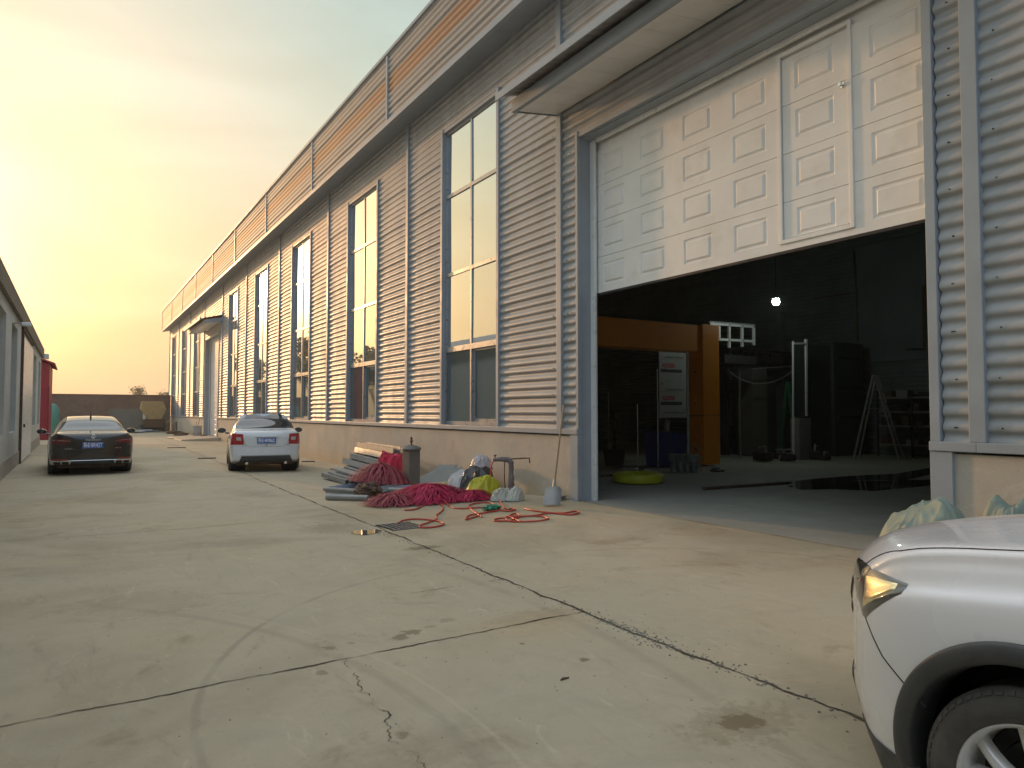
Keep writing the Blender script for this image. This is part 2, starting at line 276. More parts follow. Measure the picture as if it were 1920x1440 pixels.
# ------------------------------------------------------------------ builders
def tag(o, label=None, cat=None, group=None, kind=None):
    if label: o['label'] = label
    if cat: o['category'] = cat
    if group: o['group'] = group
    if kind: o['kind'] = kind
    return o
def empty(name, loc=(0, 0, 0), rz=0.0, label=None, cat=None, group=None):
    o = bpy.data.objects.new(name, None); COL.objects.link(o); o.location = loc; o.rotation_euler = (0, 0, rz)
    o.empty_display_size = 0.2
    return tag(o, label, cat, group)
class MB:
    def __init__(s): s.v = []; s.f = []
    def add(s, vs, fs):
        k = len(s.v); s.v += [tuple(v) for v in vs]; s.f += [tuple(i + k for i in f) for f in fs]; return s
    def box(s, x0, x1, y0, y1, z0, z1, rot=None, about=None, bev=0.0):
        v = [(x, y, z) for z in (z0, z1) for y in (y0, y1) for x in (x0, x1)]
        f = [(0, 2, 3, 1), (4, 5, 7, 6), (0, 1, 5, 4), (2, 6, 7, 3), (0, 4, 6, 2), (1, 3, 7, 5)]
        if bev > 0:
            bm = bmesh.new(); bv = [bm.verts.new(p) for p in v]
            for q in f: bm.faces.new([bv[i] for i in q])
            bmesh.ops.bevel(bm, geom=bm.edges[:], offset=bev, segments=2, profile=0.6, affect='EDGES')
            bm.verts.index_update(); v = [tuple(a.co) for a in bm.verts]; f = [[a.index for a in q.verts] for q in bm.faces]; bm.free()
        if rot is not None:
            c = Vector(about) if about is not None else Vector(((x0 + x1) / 2, (y0 + y1) / 2, (z0 + z1) / 2))
            v = [tuple(rot @ (Vector(p) - c) + c) for p in v]
        return s.add(v, f)
    def bar(s, a, b, w, h=None, up=(0, 0, 1)):
        a = Vector(a); b = Vector(b); h = w if h is None else h; d = (b - a).normalized(); u = Vector(up)
        if abs(d.dot(u)) > 0.98: u = Vector((1, 0, 0))
        r = d.cross(u).normalized(); u = r.cross(d).normalized()
        v = [p + r * sx * w / 2 + u * sz * h / 2 for p in (a, b) for sx, sz in ((-1, -1), (1, -1), (1, 1), (-1, 1))]
        return s.add(v, [(0, 1, 2, 3), (7, 6, 5, 4), (0, 4, 5, 1), (1, 5, 6, 2), (2, 6, 7, 3), (3, 7, 4, 0)])
    def tube(s, pts, r, n=8, cap=True):
        pts = [Vector(p) for p in pts]; rs = r if isinstance(r, (list, tuple)) else [r] * len(pts)
        k = len(s.v); pu = None
        for i, p in enumerate(pts):
            d = (pts[min(i + 1, len(pts) - 1)] - pts[max(i - 1, 0)]).normalized()
            if pu is None:
                pu = Vector((0, 0, 1)) if abs(d.z) < 0.9 else Vector((1, 0, 0))
            x = d.cross(pu).normalized(); pu = x.cross(d).normalized()
            for j in range(n):
                a = 2 * math.pi * j / n; s.v.append(tuple(p + (x * math.cos(a) + pu * math.sin(a)) * rs[i]))
        for i in range(len(pts) - 1):
            for j in range(n):
                a = k + i * n + j; b = k + i * n + (j + 1) % n; s.f.append((a, b, b + n, a + n))
        if cap: s.f.append(tuple(k + j for j in reversed(range(n)))); s.f.append(tuple(k + (len(pts) - 1) * n + j for j in range(n)))
        return s
    def lathe(s, prof, n=32, axis='Z', c=(0, 0, 0), closed=False):
        k = len(s.v); m = len(prof)
        for j in range(n):
            a = 2 * math.pi * j / n
            for r, h in prof:
                p = (r * math.cos(a), r * math.sin(a), h) if axis == 'Z' else (h, r * math.cos(a), r * math.sin(a))
                s.v.append((p[0] + c[0], p[1] + c[1], p[2] + c[2]))
        for j in range(n):
            for i in range(m if closed else m - 1):
                a = k + j * m + i; b = k + ((j + 1) % n) * m + i; a2 = k + j * m + (i + 1) % m; b2 = k + ((j + 1) % n) * m + (i + 1) % m
                s.f.append((a, b, b2, a2))
        return s
    def prism(s, poly, axis, a, b):
        n = len(poly); P = []
        for t in (a, b):
            for (u, w) in poly: P.append({'X': (t, u, w), 'Y': (u, t, w), 'Z': (u, w, t)}[axis])
        fs = [tuple(range(n)), tuple(range(2 * n - 1, n - 1, -1))] + [(i, i + n, (i + 1) % n + n, (i + 1) % n) for i in range(n)]
        return s.add(P, fs)
    def build(s, name, m, parent=None, smooth=False, bevel=0.0, label=None, cat=None, group=None, kind=None, loc=None, angle=40, weld=False):
        me = bpy.data.meshes.new(name); me.from_pydata(s.v, [], s.f); me.update()
        bm = bmesh.new(); bm.from_mesh(me)
        if weld: bmesh.ops.remove_doubles(bm, verts=bm.verts[:], dist=1e-5)
        bmesh.ops.recalc_face_normals(bm, faces=bm.faces[:])
        bm.to_mesh(me); bm.free()
        if smooth:
            me.polygons.foreach_set('use_smooth', [True] * len(me.polygons))
            me.set_sharp_from_angle(angle=R(angle))
        me.materials.append(m)
        o = bpy.data.objects.new(name, me); COL.objects.link(o)
        if parent: o.parent = parent
        if loc: o.location = loc
        if bevel > 0:
            md = o.modifiers.new('bevel', 'BEVEL'); md.width = bevel; md.segments = 2; md.limit_method = 'ANGLE'; md.angle_limit = R(50)
        return tag(o, label, cat, group, kind)
def children(o): return [c for c in bpy.data.objects if c.parent == o]
def copy_tree(o, parent=None):
    c = o.copy(); COL.objects.link(c); c.parent = parent
    for ch in children(o): copy_tree(ch, c)
    return c
def text_mesh(txt, size, depth=0.004, bold=0.0, align='CENTER'):
    cu = bpy.data.curves.new('lettering', 'FONT'); cu.body = txt; cu.size = size; cu.extrude = depth; cu.offset = bold
    cu.align_x = align; cu.align_y = 'CENTER'
    o = bpy.data.objects.new('lettering', cu); COL.objects.link(o)
    bpy.context.view_layer.update()
    me = bpy.data.meshes.new_from_object(o.evaluated_get(bpy.context.evaluated_depsgraph_get()))
    bpy.data.objects.remove(o); return me
def text_part(name, txt, size, M, m, parent, depth=0.004, bold=0.0, width=None):
    me = text_mesh(txt, size, depth, bold)
    if width:
        xs = [v.co.x for v in me.vertices]; w = max(xs) - min(xs); mx = (max(xs) + min(xs)) / 2
        for v in me.vertices: v.co.x = (v.co.x - mx) * width / w
    me.transform(M); me.materials.clear(); me.materials.append(m)
    o = bpy.data.objects.new(name, me); COL.objects.link(o); o.parent = parent; return o
def fbm(p, s, o=3, seed=0.0):
    q = Vector(p) * s + Vector((seed, seed * 1.7, -seed)); a = 0; k = 1
    for i in range(o): a += noise.noise(q) * k; q *= 2.03; k *= 0.5
    return a

# ------------------------------------------------------------------ ground
D = 6.89                 # plane of the warehouse front wall
FZ = 0.09                # workshop floor level
def smooth01(t): t = max(0.0, min(1.0, t)); return t * t * (3 - 2 * t)
def gz(x, y):
    if x > D + 0.15 : return -0.25
    zw = 0.088 - 0.165 * smooth01((y - 8.8) / 5.5)
    return zw * smooth01((x - 3.6) / (6.75 - 3.6))
def pt(px, py, lift=0.0, it=6):
    z = 0.0
    for _ in range(it):
        p = on_z(px, py, z + lift); z = gz(p.x, p.y)
    return on_z(px, py, z + lift)
def build_ground():
    xs = [-380, -200, -60, -20, -8, -3, 0, 2, 3.2] + [3.6 + i * 0.21 for i in range(16)] + [6.9, 7.03, 7.1, 12, 30, 80, 200, 380]
    xs = sorted(set(round(x, 3) for x in xs))
    ys = [-380, -200, -60, -20, -8, 0, 3, 6, 8] + [8.8 + i * 0.4 for i in range(15)] + [16, 20, 26, 34, 44, 56, 70, 100, 200, 420]
    mb = MB(); mb.v = [(x, y, gz(x, y)) for y in ys for x in xs]; n = len(xs)
    mb.f = [(j * n + i, j * n + i + 1, (j + 1) * n + i + 1, (j + 1) * n + i) for j in range(len(ys) - 1) for i in range(n - 1)]
    mb.build('ground', M_ground, smooth=True, kind='structure')
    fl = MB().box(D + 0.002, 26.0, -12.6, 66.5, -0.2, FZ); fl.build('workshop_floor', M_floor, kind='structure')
build_ground()
M_joint = mat('joint_dirt', (0.075, 0.062, 0.045), 0.95, var=0.3, vscale=20)
M_chip = mat('chipped_concrete', (0.27, 0.25, 0.21), 0.95, var=0.25, vscale=30, bump=0.6, bscale=60)
def ribbon(name, pts, w, m, jitter=0.02, step=0.04, wj=0.5, seed=1, lift=0.004, broken=0.0):
    r = random.Random(seed); mb = MB(); P = [Vector((p[0], p[1], 0)) for p in pts]; out = []
    for a, b in zip(P[:-1], P[1:]):
        n = max(1, int((b - a).length / step))
        out += [a.lerp(b, i / n) for i in range(n)]
    out.append(P[-1]); n = len(out); j = 0.0; row = []
    for i, p in enumerate(out):
        d = (out[min(i + 1, n - 1)] - out[max(i - 1, 0)]).normalized(); q = Vector((-d.y, d.x, 0))
        j = j * 0.82 + r.uniform(-1, 1) * jitter * 0.5
        ww = w * (1 + wj * (noise.noise(Vector((i * 0.09, seed, 0))) * 1.8 + r.uniform(-0.3, 0.3)))
        ww = max(ww, w * 0.25)
        c = p + q * j
        for s_ in (-1, 1):
            v = c + q * s_ * ww / 2; row.append((v.x, v.y, gz(v.x, v.y) + lift))
    mb.v = row; mb.f = [(2 * i, 2 * i + 1, 2 * i + 3, 2 * i + 2) for i in range(n - 1) if noise.noise(Vector((i * step * 7.0, seed * 3.3, 1.0))) > broken - .6]
    return mb.build(name, m, kind='structure')
ribbon('pavement_joint', [(3.30, -6), (3.30, 2.0), (3.27, 3.1), (3.30, 5.4), (3.34, 7.0), (3.40, 9.0), (3.42, 12.0), (3.5, 16.0), (3.7, 22), (3.9, 31), (4.0, 50)], 0.019, M_joint, 0.022, 0.035, 0.95, 1)
ribbon('pavement_joint', [(-3, 4.18), (-0.3, 4.2), (0.74, 4.21), (1.6, 4.22), (2.2, 4.25), (3.29, 4.27)], 0.010, M_joint, 0.014, 0.03, 0.9, 2)
ribbon('pavement_joint', [(-1.3, 10.15), (1.36, 9.95), (3.36, 10.25)], 0.010, M_joint, 0.012, 0.06, 0.5, 3)
ribbon('pavement_joint', [(2.4, 5.45), (3.3, 5.47)], 0.006, M_joint, 0.012, 0.03, 0.9, 4, broken=.4)
ribbon('pavement_joint', [(3.45, 16.2), (-1.2, 16.2)], 0.010, M_joint, 0.012, 0.08, 0.5, 14)
ribbon('pavement_joint', [(3.7, 22.4), (-1.2, 22.4)], 0.012, M_joint, 0.012, 0.08, 0.5, 15)
ribbon('pavement_joint', [(D - 0.03, 8.9), (D - 0.05, 7.0), (D - 0.03, 3.0)], 0.010, M_joint, 0.01, 0.05, 0.5, 5)
ribbon('pavement_joint', [(1.42, 4.2), (1.37, 3.83), (1.34, 3.59), (1.35, 3.35), (1.27, 3.06), (1.28, 2.83), (1.2, 2.4)], 0.0036, M_joint, 0.030, 0.014, 1.2, 6, broken=.38)
ribbon('pavement_joint', [(1.1, 2.2), (2.6, 1.9), (3.3, 1.5)], 0.012, M_joint, 0.05, 0.04, 0.8, 7)
def spall():
    r = random.Random(5); mb = MB()
    for i in range(520):
        y = r.choice([r.gauss(3.75, 0.28), r.uniform(1.8, 8.5), r.gauss(3.2, .5)]); x = 3.28 + r.gauss(0, 0.03 if i % 3 else 0.07)
        s = r.uniform(0.003, 0.011); z = gz(x, y)
        a = r.uniform(0, 6.3); pts = [(x + s * math.cos(a + k * 1.257) * r.uniform(.6, 1.2), y + s * math.sin(a + k * 1.257) * r.uniform(.6, 1.2), z + 0.001) for k in range(5)]
        top = [(p[0] * .6 + x * .4, p[1] * .6 + y * .4, z + s * r.uniform(.4, .9)) for p in pts]
        mb.add(pts + top, [(0, 1, 6, 5), (1, 2, 7, 6), (2, 3, 8, 7), (3, 4, 9, 8), (4, 0, 5, 9), (5, 6, 7, 8, 9)])
    for i in range(700):
        d = r.random() ** .5 * 9; a = r.uniform(R(-2), R(66)); x, y = d * math.sin(a) + .2, d * math.cos(a) + .8
        if x > D - .15: continue
        s = r.uniform(0.002, 0.007); z = gz(x, y); b0 = r.uniform(0, 6.3)
        mb.add([(x + s * math.cos(b0 + k * 1.57), y + s * math.sin(b0 + k * 1.57) * 1.4, z + .0005) for k in range(4)] + [(x, y, z + s * .8)], [(0, 1, 4), (1, 2, 4), (2, 3, 4), (3, 0, 4)])
    mb.build('joint_grit', M_chip, kind='stuff', label='crumbled concrete grit scattered along the long pavement joint', cat='grit')
spall()

# ------------------------------------------------------------------ warehouse
PITCHW = 0.147
def corr_profile(z0, z1, sheet=6, amp=0.034):
    """(z, outward offset) along a corrugated sheet wall, laps every `sheet` waves"""
    pts = []; k0 = math.floor(z0 / PITCHW); n = 10
    z = k0 * PITCHW; i = 0
    while True:
        zz = (k0 + i / n) * PITCHW
        if zz > z1: break
        if zz >= z0:
            ph = 2 * math.pi * (i / n)
            s = math.sin(ph) + 0.18 * math.sin(2 * ph)
            w = 0.5 + 0.5 * math.tanh(1.35 * s + 0.25) / math.tanh(1.6)
            fr = ((k0 + i / n) % sheet) / sheet
            pts.append((zz, amp * w + 0.011 * (1 - fr)))
        i += 1
    return [(z0, pts[0][1])] + pts + [(z1, pts[-1][1])]
def corr(name, m, parent, y0, y1, z0, z1, x=D, axis='Y', amp=0.034, sign=-1):
    pr = corr_profile(z0, z1, amp=amp); mb = MB(); ny = max(1, int(abs(y1 - y0) / (0.3 if y0 < 22 else 0.8))); r = random.Random(int(y0 * 37 + z0 * 11) & 0xffff)
    for j in range(ny + 1):
        y = y0 + (y1 - y0) * j / ny
        for (z, o) in pr:
            wv = 0.006 * noise.noise(Vector((y * 0.8, z * 0.55, 3.1))) + 0.003 * noise.noise(Vector((y * 2.3, z * 1.9, 8.1)))
            if axis == 'Y': mb.v.append((x + sign * (o + wv), y, z))
            else: mb.v.append((y, x + sign * (o + wv), z))
    n = len(pr)
    mb.f = [(j * n + i, j * n + i + 1, (j + 1) * n + i + 1, (j + 1) * n + i) for j in range(ny) for i in range(n - 1)]
    nf = len(mb.f)
    if axis == 'Y' and sign < 0 and y0 < 16 and y1 > 1 and z1 - z0 > .5:      # rows of screw heads on the crests
        k = math.ceil(z0 / (3 * PITCHW))
        while (k * 3 + .25) * PITCHW < z1 - .05:
            z = (k * 3 + .25) * PITCHW
            if z > z0 + .05:
                for y in (y0 + .12, y1 - .12):
                    yy = y + r.uniform(-.02, .02); xx = x - amp - .011
                    mb.add([(xx - .006, yy + .006 * math.cos(a), z + .006 * math.sin(a)) for a in (0, 1.05, 2.09, 3.14, 4.19, 5.24)] + [(xx + .010, yy + .008 * math.cos(a), z + .008 * math.sin(a)) for a in (0, 1.05, 2.09, 3.14, 4.19, 5.24)], [(0, 1, 2, 3, 4, 5)] + [(i, (i + 1) % 6, (i + 1) % 6 + 6, i + 6) for i in range(6)])
            k += 1
    o = mb.build(name, m, parent, smooth=True, angle=70)
    if len(o.data.polygons) > nf:
        o.data.materials.append(M_dark)
        for p in list(o.data.polygons)[nf:]: p.material_index = 1
    return o

WH = empty('warehouse', (D, 27, 0), 0, 'long grey corrugated metal warehouse with tall narrow mirror windows and a raised parapet', 'warehouse')
def wpart(mb, name, m, parent=None, **k):
    o = mb.build(name, m, parent or WH, **k)
    if parent is None: o.location = (-D, -27, 0)
    return o
def wcorr(name, m, y0, y1, z0, z1, x=D, **k):
    o = corr(name, m, WH, y0, y1, z0, z1, x, **k); o.location = (-D, -27, 0); return o

BAY = 6.36; R0 = 9.5                     # pilaster lines every 6.36 m
Y_END = R0 + 9 * BAY; Y_START = R0 - 4 * BAY
SOF = 8.62; PX = 6.33; PB, PT = 8.42, 10.2
SILL = 1.14
def door_bay(ya, yb, dy0, dy1, dtop):
    wcorr('wall_cladding', M_clad, ya + .07, dy0 - 0.1, SILL + .06, dtop + .10)
    wcorr('wall_cladding', M_clad, dy1 + 0.1, yb - .07, SILL + .06, dtop + .10)
    wcorr('wall_cladding', M_clad, ya + .07, yb - .07, dtop + .10, SOF + .02)
    mb = MB(); mb.box(D + .02, D + .19, ya, dy0 - 0.001, -0.3, SOF); mb.box(D + .02, D + .19, dy1 + 0.001, yb, -0.3, SOF); mb.box(D + .02, D + .19, dy0 - .001, dy1 + .001, dtop, SOF)
    wpart(mb, 'wall_core', M_trim)
    t = MB()
    t.box(D - 0.07, D + .018, dy0 - 0.09, dy0, SILL + .09, dtop + 0.12, bev=.006); t.box(D - 0.07, D + .018, dy1, dy1 + 0.055, SILL + .09, dtop + 0.12, bev=.006)
    t.box(D - 0.055, D + .018, dy0, dy1, dtop + .02, dtop + 0.10, bev=.006)
    t.box(D - 0.085, D + .018, dy0 - 0.20, dy0, -.15, SILL, bev=.006); t.box(D - 0.085, D + .018, dy1, dy1 + 0.20, -.15, SILL, bev=.006)
    wpart(t, 'door_trim', M_trim)
    for (a, b) in ((ya, dy0 - .20), (dy1 + .20, yb)):
        if b - a > .05: wpart(MB().box(D - 0.05, D + .018, a, b, -0.3, SILL - .02), 'plinth', M_plinth)
    for (a, b) in ((ya, dy0 - .0), (dy1 + .0, yb)):
        wpart(MB().box(D - 0.10, D + .018, a, b, SILL + .002, SILL + .09, bev=.008), 'ledge_trim', M_trim)
    # track strips inside the jambs
    tr = MB().box(D + .192, D + .24, dy1 - .11, dy1 + .05, -.1, dtop + .1, bev=.01).box(D + .192, D + .24, dy0 - .05, dy0 + .05, -.1, dtop + .1, bev=.01).box(D + .192, D + .24, dy0 + .05, dy1 - .15, dtop - .06, dtop + .1, bev=.01)
    wpart(tr, 'door_track', M_white)
def sash(name, parent, y0, y1, z0, z1, x, fw=0.05):
    f = MB()
    f.box(x - .03, x + .03, y0, y0 + fw, z0, z1); f.box(x - .03, x + .03, y1 - fw, y1, z0, z1)
    f.box(x - .029, x + .03, y0 + fw, y1 - fw, z0, z0 + fw); f.box(x - .029, x + .03, y0 + fw, y1 - fw, z1 - fw, z1)
    return f
WIN = None
def window_proto(yc):
    """window of 2.3 m by 6.5 m, two lights wide, four rows; bottom row has a sliding sash slid open"""
    w = empty('window', (0, 0, 0)); w.parent = WH
    y0, y1, z0, z1 = -1.17, 1.17, SILL + .10, 7.68
    x = .045
    f = MB()
    f.box(x - .035, x + .035, y0, y0 + .04, z0, z1); f.box(x - .035, x + .035, y1 - .04, y1, z0, z1)
    f.box(x - .034, x + .035, y0 + .055, y1 - .055, z0, z0 + .07); f.box(x - .034, x + .035, y0 + .055, y1 - .055, z1 - .05, z1)
    f.box(x - .030, x + .035, -.028, .028, z0 + .07, z1 - .05)
    rows = [2.86, 4.50, 6.24]
    for zz, hh in zip(rows, (.11, .075, .075)):
        f.box(x - .032, x + .033, y0 + .055, -.028, zz - hh / 2, zz + hh / 2); f.box(x - .032, x + .033, .028, y1 - .055, zz - hh / 2, zz + hh / 2)
    f.build('window_frame', M_frame, w)
    edges = [z0 + .07, 2.86, 4.50, 6.24, z1 - .05]
    for r_ in range(4):
        for c_, (a, b) in enumerate(((y0 + .05, -.02), (.02, y1 - .05))):
            if r_ == 0 and c_ == 0:
                s = sash('sash', w, a + .01, b - .01, edges[0], edges[1] - .04, x + .05, .06); so_ = s.build('sash', M_frame, w)
                p = MB().box(x + .045, x + .055, a + .07, b - .07, edges[0] + .06, edges[1] - .10)
                p.build('pane', M_glasslow, w); continue
            tx = x + .004 * ((r_ * 2 + c_) % 3 - 1)
            rot = Matrix.Rotation(R(0.28 * ((r_ * 5 + c_ * 4) % 3 - 1)), 4, 'Z') @ Matrix.Rotation(R(0.22 * ((r_ * 2 + c_ * 5) % 3 - 1)), 4, 'Y')
            p = MB().box(tx - .004, tx + .004, a, b, edges[r_] - .01, edges[r_ + 1] + .01, rot=rot)
            p.build('pane', M_glasslow if r_ == 0 else M_glass, w)
    t = MB()
    t.box(-.075, .02, y0 - .09, y0 - .0, z0 - .01, z1 + .10, bev=.006); t.box(-.075, .02, y1 + .0, y1 + .09, z0 - .01, z1 + .10, bev=.006)
    t.box(-.055, .02, y0, y1, z1 + .0, z1 + .075, bev=.006)
    t.build('window_trim', M_trim, w)
    return w
def window_bay(ya, yb, first):
    global WIN
    yc = (ya + yb) / 2 + .05
    if WIN is None: WIN = window_proto(yc); w = WIN
    else: w = copy_tree(WIN, WH)
    w.location = (0, yc - 27, 0)
    a, b = yc - 1.17, yc + 1.17; zt = 7.68
    wcorr('wall_cladding', M_clad, ya + .07, a - .085, SILL + .09, zt + .075)
    wcorr('wall_cladding', M_clad, b + .085, yb - .07, SILL + .09, zt + .075)
    wcorr('wall_cladding', M_clad, ya + .07, yb - .07, zt + .075, SOF + .02)
    mb = MB(); mb.box(D + .02, D + .22, ya, a, SILL, SOF); mb.box(D + .02, D + .22, b, yb, SILL, SOF)
    mb.box(D + .02, D + .22, a, b, zt, SOF); mb.box(D + .02, D + .22, a, b, SILL, SILL + .10)
    wpart(mb, 'wall_core', M_trim)
    wpart(MB().box(D - 0.05, D + .22, ya, yb, -0.3, SILL - .02), 'plinth', M_plinth)
    wpart(MB().box(D - 0.10, D + .018, ya, yb, SILL + .002, SILL + .09, bev=.008), 'ledge_trim', M_trim)
DOOR_Y = (3.55, 8.98); DOOR_TOP = 5.93
for k in range(-4, 9):
    ya, yb = R0 + k * BAY, R0 + (k + 1) * BAY
    if k == -1: door_bay(ya, yb, DOOR_Y[0], DOOR_Y[1], DOOR_TOP)
    elif k == 5: door_bay(ya, yb, 42.35, 47.1, DOOR_TOP)
    else: window_bay(ya, yb, None)
for k in range(-4, 10):
    y = R0 + k * BAY; y += {9: -.075, -4: .075}.get(k, 0)
    t = MB(); base = SILL + .09
    t.box(D - .078, D + .018, y - .07, y + .07, base, SOF, bev=.008)
    wpart(t, 'pilaster_trim', M_trim)
# parapet
for k in range(-4, 9):
    ya, yb = R0 + k * BAY + .0, R0 + (k + 1) * BAY + .0
    yb2 = yb + (.55 if k == 8 else 0)
    wcorr('parapet_cladding', M_parapet, ya + .05, yb2 - .05, PB + .12, PT - .03, PX)
    t = MB().box(PX - .065, PX + .03, yb2 - .05, yb2 + .05, PB + .12, PT - .05, bev=.006)
    wpart(t, 'parapet_post', M_trim)
ye = Y_END + .6; y_s = Y_START
wpart(MB().box(PX - .075, PX + .02, y_s, ye, PB, PB + .12, bev=.008), 'parapet_trim', M_trim)
wpart(MB().box(PX - .085, PX + .18, y_s, ye + .02, PT - .03, PT + .05, bev=.008), 'parapet_cap', M_trim)
wpart(MB().box(PX + .04, PX + .10, y_s, ye - .01, PB + .02, PT - .035), 'parapet_core', M_trim)
wpart(MB().prism([(PX + .021, PB + .001), (D + .02, SOF - .06), (D + .02, SOF + .02), (PX + .021, PB + .02)], 'Y', y_s, ye - .02), 'soffit', M_trim)
o = corr('parapet_cladding', M_parapet, WH, PX, PX + 3, PB + .12, PT - .03, ye, axis='X', sign=1); o.location = (-D, -27, 0)
o = corr('end_cladding', M_clad, WH, D, 26, SILL + .09, SOF, Y_END, axis='X', sign=1); o.location = (-D, -27, 0)
# shell: roof, back and end walls, inside dark
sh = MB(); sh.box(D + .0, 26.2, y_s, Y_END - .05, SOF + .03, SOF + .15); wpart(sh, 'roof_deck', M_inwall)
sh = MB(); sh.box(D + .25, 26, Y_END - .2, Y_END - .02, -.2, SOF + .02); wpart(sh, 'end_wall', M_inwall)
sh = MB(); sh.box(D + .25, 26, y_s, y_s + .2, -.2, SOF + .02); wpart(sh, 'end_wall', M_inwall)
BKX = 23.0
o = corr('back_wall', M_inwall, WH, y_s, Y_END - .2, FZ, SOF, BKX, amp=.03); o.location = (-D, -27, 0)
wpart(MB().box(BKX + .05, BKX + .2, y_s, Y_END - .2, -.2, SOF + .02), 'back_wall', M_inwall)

# ---- canopies over the two doors
def canopy(ya, yb, label):
    c = empty('canopy', (0, 0, 0)); c.parent = WH; c.location = (-D, -27, 0)
    s = MB(); xo, xi = 5.94, D - .08; ny = int((yb - ya) / .42)
    for i in range(ny):
        a = ya + .03 + (yb - ya - .06) * i / ny; b = ya + .03 + (yb - ya - .06) * (i + 1) / ny
        s.prism([(xo + .005, 6.38), (xi, 6.51), (xi, 6.54), (xo + .005, 6.41)], 'Y', a + .003, b - .003)
    s.build('canopy_soffit', M_doorw, c)
    MB().prism([(xo + .005, 6.415), (xi, 6.545), (xi, 6.56), (xo + .005, 6.43)], 'Y', ya + .03, yb - .03).build('canopy_backing', M_grime, c)
    f = MB().box(xo - .02, xo, ya, yb, 6.36, 6.56).box(xo - .02, xo + .045, ya, yb, 6.355, 6.37)
    f.prism([(xo + .0, 6.36), (xi + .06, 6.50), (xi + .06, 6.75), (xo + .0, 6.56)], 'Y', yb - .012, yb)
    f.prism([(xo + .0, 6.36), (xi + .06, 6.50), (xi + .06, 6.75), (xo + .0, 6.56)], 'Y', ya, ya + .012)
    f.prism([(xo + .0, 6.37), (xo + .06, 6.38), (xo + .06, 6.36), (xo, 6.35)], 'Y', ya + .02, yb - .02)
    f.build('canopy_fascia', M_trim, c, bevel=.004)
    r = MB(); n = int((yb - ya) / .02)
    for i in range(n + 1):
        y = ya - .06 + (yb - ya + .12) * i / n; o_ = .012 * math.sin(y / .09 * math.pi)
        r.v += [(5.70, y, 6.58 + o_), (D - .02, y, 6.90 + o_)]
    r.f = [(2 * i, 2 * i + 1, 2 * i + 3, 2 * i + 2) for i in range(n)]
    r.build('canopy_roof', M_clad, c, smooth=True, angle=80)
    MB().box(5.66, 5.685, ya - .08, yb + .08, 6.51, 6.63, bev=.004).box(5.685, 5.76, ya - .08, yb + .08, 6.615, 6.63).build('canopy_edge', M_trim, c)
    MB().box(D - .10, D - .073, ya - .08, yb + .08, 6.88, 7.02).build('canopy_flashing', M_trim, c)
canopy(2.4, 9.55, '')
canopy(41.3, 47.8, '')
wpart(MB().bar((5.9, 46.6, 6.60), (5.9, 44.2, 6.60), .04).bar((5.9, 46.6, 6.58), (5.9, 46.6, 6.85), .05).bar((5.9, 44.2, 6.58), (5.9, 44.2, 6.95), .05).bar((5.9, 44.2, 6.9), (6.6, 44.0, 7.0), .04), 'lamp_bracket', M_rust)

# ---- sectional doors
def embossed(mb, y0, y1, z0, z1, x, d=0.012):
    """raised-and-sunk cassette, seen from -X"""
    def ring(a, off): return [(x - off, y0 + a, z0 + a), (x - off, y1 - a, z0 + a), (x - off, y1 - a, z1 - a), (x - off, y0 + a, z1 - a)]
    rs = [ring(0, 0), ring(.018, -d), ring(.036, -d), ring(.060, d * .35)]
    k = len(mb.v); mb.v += [p for r in rs for p in r]
    for i in range(3):
        for j in range(4):
            a = k + i * 4 + j; b = k + i * 4 + (j + 1) % 4; mb.f.append((a, b, b + 4, a + 4))
    mb.f.append((k + 12, k + 13, k + 14, k + 15))
def door_section(mb, y0, y1, z0, z1, x, cass, zc=None):
    """flat skin with rectangular holes filled by cassettes"""
    ys = [y0] + [v for c in cass for v in (c[0], c[1])] + [y1]; za, zb = zc or (z0 + .122, z1 - .108)
    g = .004
    for i in range(len(ys) - 1):
        a, b = ys[i], ys[i + 1]
        hole = i % 2 == 1
        segs = [(z0 + g, za), (zb, z1 - g)] if hole else [(z0 + g, z1 - g)]
        for (s0, s1) in segs: mb.add([(x, a, s0), (x, b, s0), (x, b, s1), (x, a, s1)], [(0, 1, 2, 3)])
        if hole: embossed(mb, a, b, za, zb, x)
    # rounded lips top and bottom
    mb.add([(x, y0, z0 + g), (x, y1, z0 + g), (x + .03, y1, z0 - .002), (x + .03, y0, z0 - .002)], [(0, 1, 2, 3)])
    mb.add([(x, y0, z1 - g), (x, y1, z1 - g), (x + .03, y1, z1 + .002), (x + .03, y0, z1 + .002)], [(0, 1, 2, 3)])
